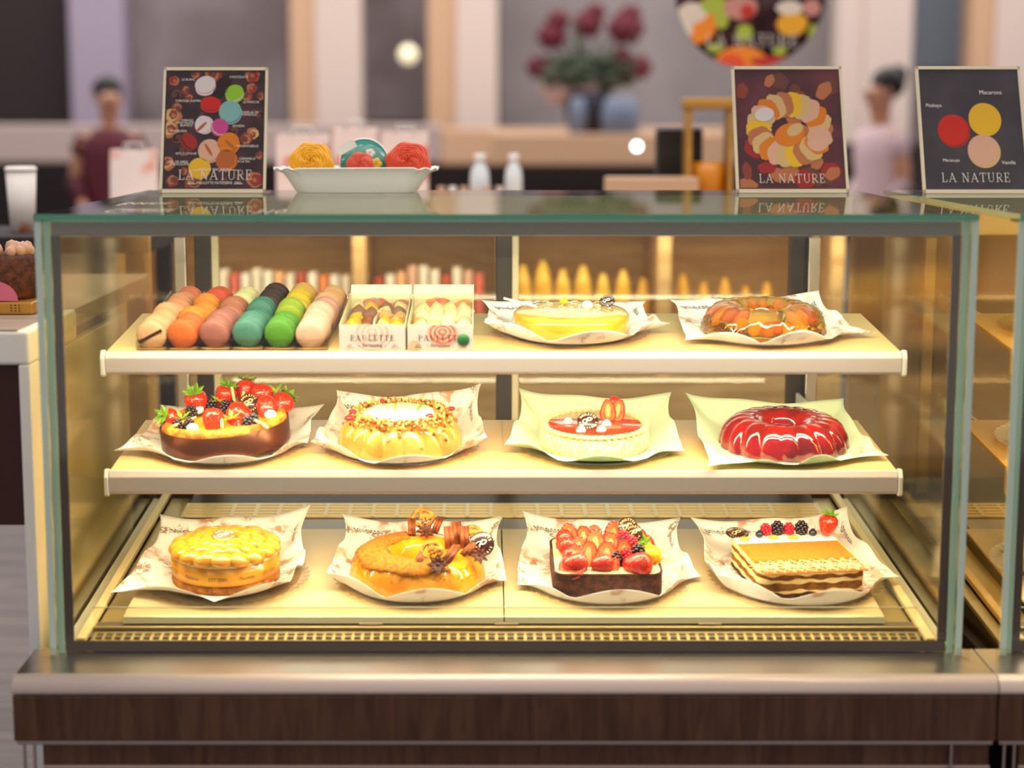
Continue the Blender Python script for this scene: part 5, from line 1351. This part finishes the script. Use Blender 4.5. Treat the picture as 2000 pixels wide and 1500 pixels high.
# ---------------------------------------------------------------- far background: people, flowers, lamps
mat('skin', '#b98468', .5, sss=.1); mat('hair', '#120c0c', .45); mat('pink_shirt', '#cfb4b8', .7); mat('navy', '#2a2838', .7); mat('denim', '#6f7a90', .7); mat('maroon', '#5c1c2a', .7)
def person(px, py_head, Y, facing, label, shirt, trousers, bun=True, sleeves=True):
    hd = at(px, py_head, Y); base = Vector((hd.x, Y, 0)); k = hd.z/1.60
    e = empty('person', base, (0, 0, facing), label, 'person')
    import bmesh
    J = {'pel': (0, 0, .95, .13), 'wst': (0, 0, 1.08, .115), 'cst': (0, -.01, 1.28, .135), 'nkb': (0, 0, 1.44, .06), 'nk': (0, -.01, 1.50, .05), 'hd0': (0, -.02, 1.56, .07), 'hd1': (0, -.02, 1.63, .085), 'hd2': (0, -.01, 1.70, .06)}
    for s_, t in ((-1, 'l'), (1, 'r')):
        J.update({'hp'+t: (s_*.09, 0, .90, .095), 'kn'+t: (s_*.1, -.01, .50, .06), 'an'+t: (s_*.1, .01, .09, .04), 'to'+t: (s_*.11, -.13, .035, .035),
                  'sh'+t: (s_*.17, 0, 1.40, .055), 'el'+t: (s_*.22, .02, 1.13, .042), 'wr'+t: (s_*.20, -.14, .98, .028), 'ha'+t: (s_*.195, -.19, .96, .032)})
    E = [('pel', 'wst'), ('wst', 'cst'), ('cst', 'nkb'), ('nkb', 'nk'), ('nk', 'hd0'), ('hd0', 'hd1'), ('hd1', 'hd2')]
    for t in 'lr': E += [('pel', 'hp'+t), ('hp'+t, 'kn'+t), ('kn'+t, 'an'+t), ('an'+t, 'to'+t), ('cst', 'sh'+t), ('sh'+t, 'el'+t), ('el'+t, 'wr'+t), ('wr'+t, 'ha'+t)]
    for t, s_ in (('l', -1), ('r', 1)):
        for f_ in range(4):
            nm = 'f%d%s' % (f_, t); J[nm] = (s_*(.175+.014*f_), -.215, .955, .009); J[nm+'t'] = (s_*(.175+.013*f_), -.265+.005*abs(f_-1.5), .935, .008); E += [('ha'+t, nm), (nm, nm+'t')]
        J['th'+t] = (s_*.165, -.21, .975, .010); E += [('ha'+t, 'th'+t)]
    names_ = list(J); me = bpy.data.meshes.new('body'); me.from_pydata([Vector(J[n][:3])*k for n in names_], [(names_.index(a), names_.index(b_)) for a, b_ in E], [])
    o = bpy.data.objects.new('body', me); COL.objects.link(o); o.parent = e; me.materials.append(M['skin'])
    sk = o.modifiers.new('skin', 'SKIN'); sk.use_smooth_shade = True
    for i, n in enumerate(names_):
        v = me.skin_vertices[0].data[i]; v.radius = (J[n][3]*k,)*2; v.use_root = (n == 'pel')
    ss = o.modifiers.new('s', 'SUBSURF'); ss.levels = ss.render_levels = 1
    # clothes
    MB().lathe([(.135, .93), (.142, 1.0), (.137, 1.1), (.158, 1.28), (.15, 1.38), (.09, 1.44), (.06, 1.455)], 32, 0, TR(s=k), (1.18, .85), caps=False).build('shirt', shirt, e, solid=.006)
    for s_ in (-1, 1):
        MB().tube([Vector(p)*k for p in [(s_*.15, 0, 1.40), (s_*.185, .005, 1.32), (s_*.222, .02, 1.13), (s_*.205, -.11, 1.0)]], [.066*k, .064*k, .054*k, .042*k], 14).build('sleeve', shirt, e)
        MB().tube([Vector(p)*k for p in [(s_*.07, 0, .97), (s_*.09, 0, .88), (s_*.1, -.01, .5), (s_*.1, .01, .08)]], [.11*k, .108*k, .078*k, .06*k], 16).build('trouser_leg', trousers, e)
        MB().ball((s_*.108*k, -.05*k, .04*k), .06*k, (.8, 2.0, .62), n=16).build('shoe', 'hair', e)
        MB().ball((s_*.031*k, -.098*k, 1.655*k), .012*k, (1.2, .6, .8), n=8).build('eye', 'white', e)
        MB().ball((s_*.086*k, -.015*k, 1.64*k), .022*k, (.4, .8, 1.3), n=8).build('ear', 'skin', e)
    MB().ball((0, -.108*k, 1.635*k), .016*k, (.8, 1.1, 1.5), n=8).build('nose', 'skin', e)
    MB().ball((0, -.1*k, 1.598*k), .018*k, (1.3, .5, .4), n=8).build('mouth', 'maroon', e)
    hb = MB().ball((0, .035*k, 1.695*k), .098*k, (.98, 1.0, .95), n=20)
    if bun: hb.ball((0, .09*k, 1.74*k), .06*k, n=14)
    hb.build('hair', 'hair', e)
    return e
person(1724, 195, 7.4, R(-70), 'person in a pale pink shirt with dark tied up hair, standing far back', 'pink_shirt', 'navy')
person(212, 205, 8.4, R(20), 'person with dark hair standing far back at the left in dark clothes', 'maroon', 'navy', False)
# red flower arrangement in front of the far window
Yf = 9.6; s = at(1, 0, Yf).x-at(0, 0, Yf).x; fb = at(1150, 262, Yf)
e = empty('flower_arrangement', (fb.x, Yf, fb.z), label='blurred dark red flower arrangement before the grey window, centre back', cat='flowers')
MB().lathe([(0, 0), (38*s, 0), (52*s, 60*s), (40*s, 82*s), (36*s, 82*s), (0, 78*s)], 32).build('vase', 'navy', e)
mat('dusk_green', '#46503f', .7); mat('dull_red', '#6a2231', .7); mat('dusty', '#b89a98', .7)
rr = random.Random(17); mb = MB()
for i in range(60): a = rr.uniform(0, 6.28); mb.tube([(0, 0, 70*s), (rr.uniform(-90, 90)*s, rr.uniform(-40, 40)*s, rr.uniform(90, 220)*s)], [.012, .004], 5)
for i in range(70): mb.ball((rr.uniform(-85, 85)*s, rr.uniform(-40, 40)*s, rr.uniform(95, 150)*s), rr.uniform(10, 20)*s, (1, .5, .6), n=6)
mb.build('foliage', 'dusk_green', e)
for (x, z, q, m) in [(-75, 190, 26, 'dull_red'), (-62, 220, 20, 'dull_red'), (-5, 212, 26, 'dull_red'), (10, 235, 18, 'dull_red'), (70, 205, 32, 'dull_red'), (78, 230, 20, 'dull_red'), (95, 130, 24, 'dull_red'), (60, 150, 20, 'dull_red'), (-60, 90, 32, 'dusty'), (-10, 90, 26, 'dusty'), (-100, 130, 22, 'maroon'), (35, 105, 22, 'dusk_green')]:
    b_ = MB(); b_.ball((x*s, -.03, z*s), q*s, (1, .7, .9), n=12)
    for j in range(6): a = j*1.05; b_.ball((x*s+q*s*.7*cos(a), -.04, z*s+q*s*.6*sin(a)), q*s*.5, (1, .6, 1), n=8)
    b_.build('bloom', m, e)
for i, (px, w_) in enumerate([(1128, 30), (1212, 70)]):
    A = at(px, 268, 9.2); B_ = at(px, 190, 9.2); s2_ = at(1, 0, 9.2).x-at(0, 0, 9.2).x
    o = MB().lathe([(0, 0), (w_*.5*s2_, 0), (w_*.55*s2_, (B_.z-A.z)*.6), (w_*.4*s2_, (B_.z-A.z)), (0, (B_.z-A.z))], 24).build('blue_jug', 'denim'); o.location = (A.x, 9.2, A.z)
    tag(o, ['narrow dull blue jug under the red flowers', 'wide dull blue jug under the red flowers'][i], 'jug')
# ledge carrying flowers and jugs
o = panel('trim_10', 960, 1430, 262, 322, 9.0, 1.4, 'peach_wood', 'structure', .01)
for q_ in (965, 1425): pass
mat('lamp_cream', '#f4e8c0', .5, emit=.75); mat('lamp_white', '#ffffff', .5, emit=9)
def lamp(px, py, Y, rpx, m, label):
    p = at(px, py, Y); s_ = at(1, 0, Y).x-at(0, 0, Y).x
    e = empty('pendant_lamp', p, label=label, cat='lamp')
    MB().ball((0, 0, 0), rpx*s_, n=24).build('globe', m, e)
    MB().lathe([(rpx*s_*.4, rpx*s_*.9), (rpx*s_*.4, rpx*s_*1.15), (0, rpx*s_*1.2)], 16).build('lamp_cap', 'steel', e)
    MB().tube([(0, 0, rpx*s_*1.2), (0, 0, 4.1-p.z)], .002, 5).build('cord', 'steel', e)
lamp(797, 107, 10, 19, 'lamp_cream', 'small round cream lamp glowing between two pale columns')
lamp(1244, 286, 7.5, 7, 'lamp_white', 'small bright white lamp point above the right of the back counter')

# ---------------------------------------------------------------- cakes in the second case (left end only in view)
for i, (lv, m1, m2) in enumerate([(1, 'fruit_yellow', 'fruit_orange'), (2, 'fruit_orange', 'tart_crust'), (3, 'peach', 'cream')]):
    X = -.645+PITCH+.16; Y = .36; z = LV[lv][0](Y)
    o = pl_proto[.14].copy(); COL.objects.link(o); o.location = (X, Y, z); o.rotation_euler = (math.atan(LV[lv][1]), 0, 0); tag(o, 'clear plate in the second case, %s level' % ['top', 'middle', 'bottom'][i], 'plate')
    e = empty('fruit_cake', (X, Y, z+.0065), (math.atan(LV[lv][1]), 0, 0), 'orange and yellow fruit cake in the second case, %s level' % ['top', 'middle', 'bottom'][i], 'cake')
    MB().lathe([(0, 0), (.1, 0), (.1, .05), (.09, .056), (0, .058)], 48).build('cake_body', m2, e)
    for j in range(14):
        a = j*2*pi/14; q = .07 if j % 2 else .04
        MB().ball((q*cos(a), q*sin(a), .066), .02, (1, 1, .8), n=10).build('fruit_piece', m1 if j % 2 else 'fruit_orange', e)
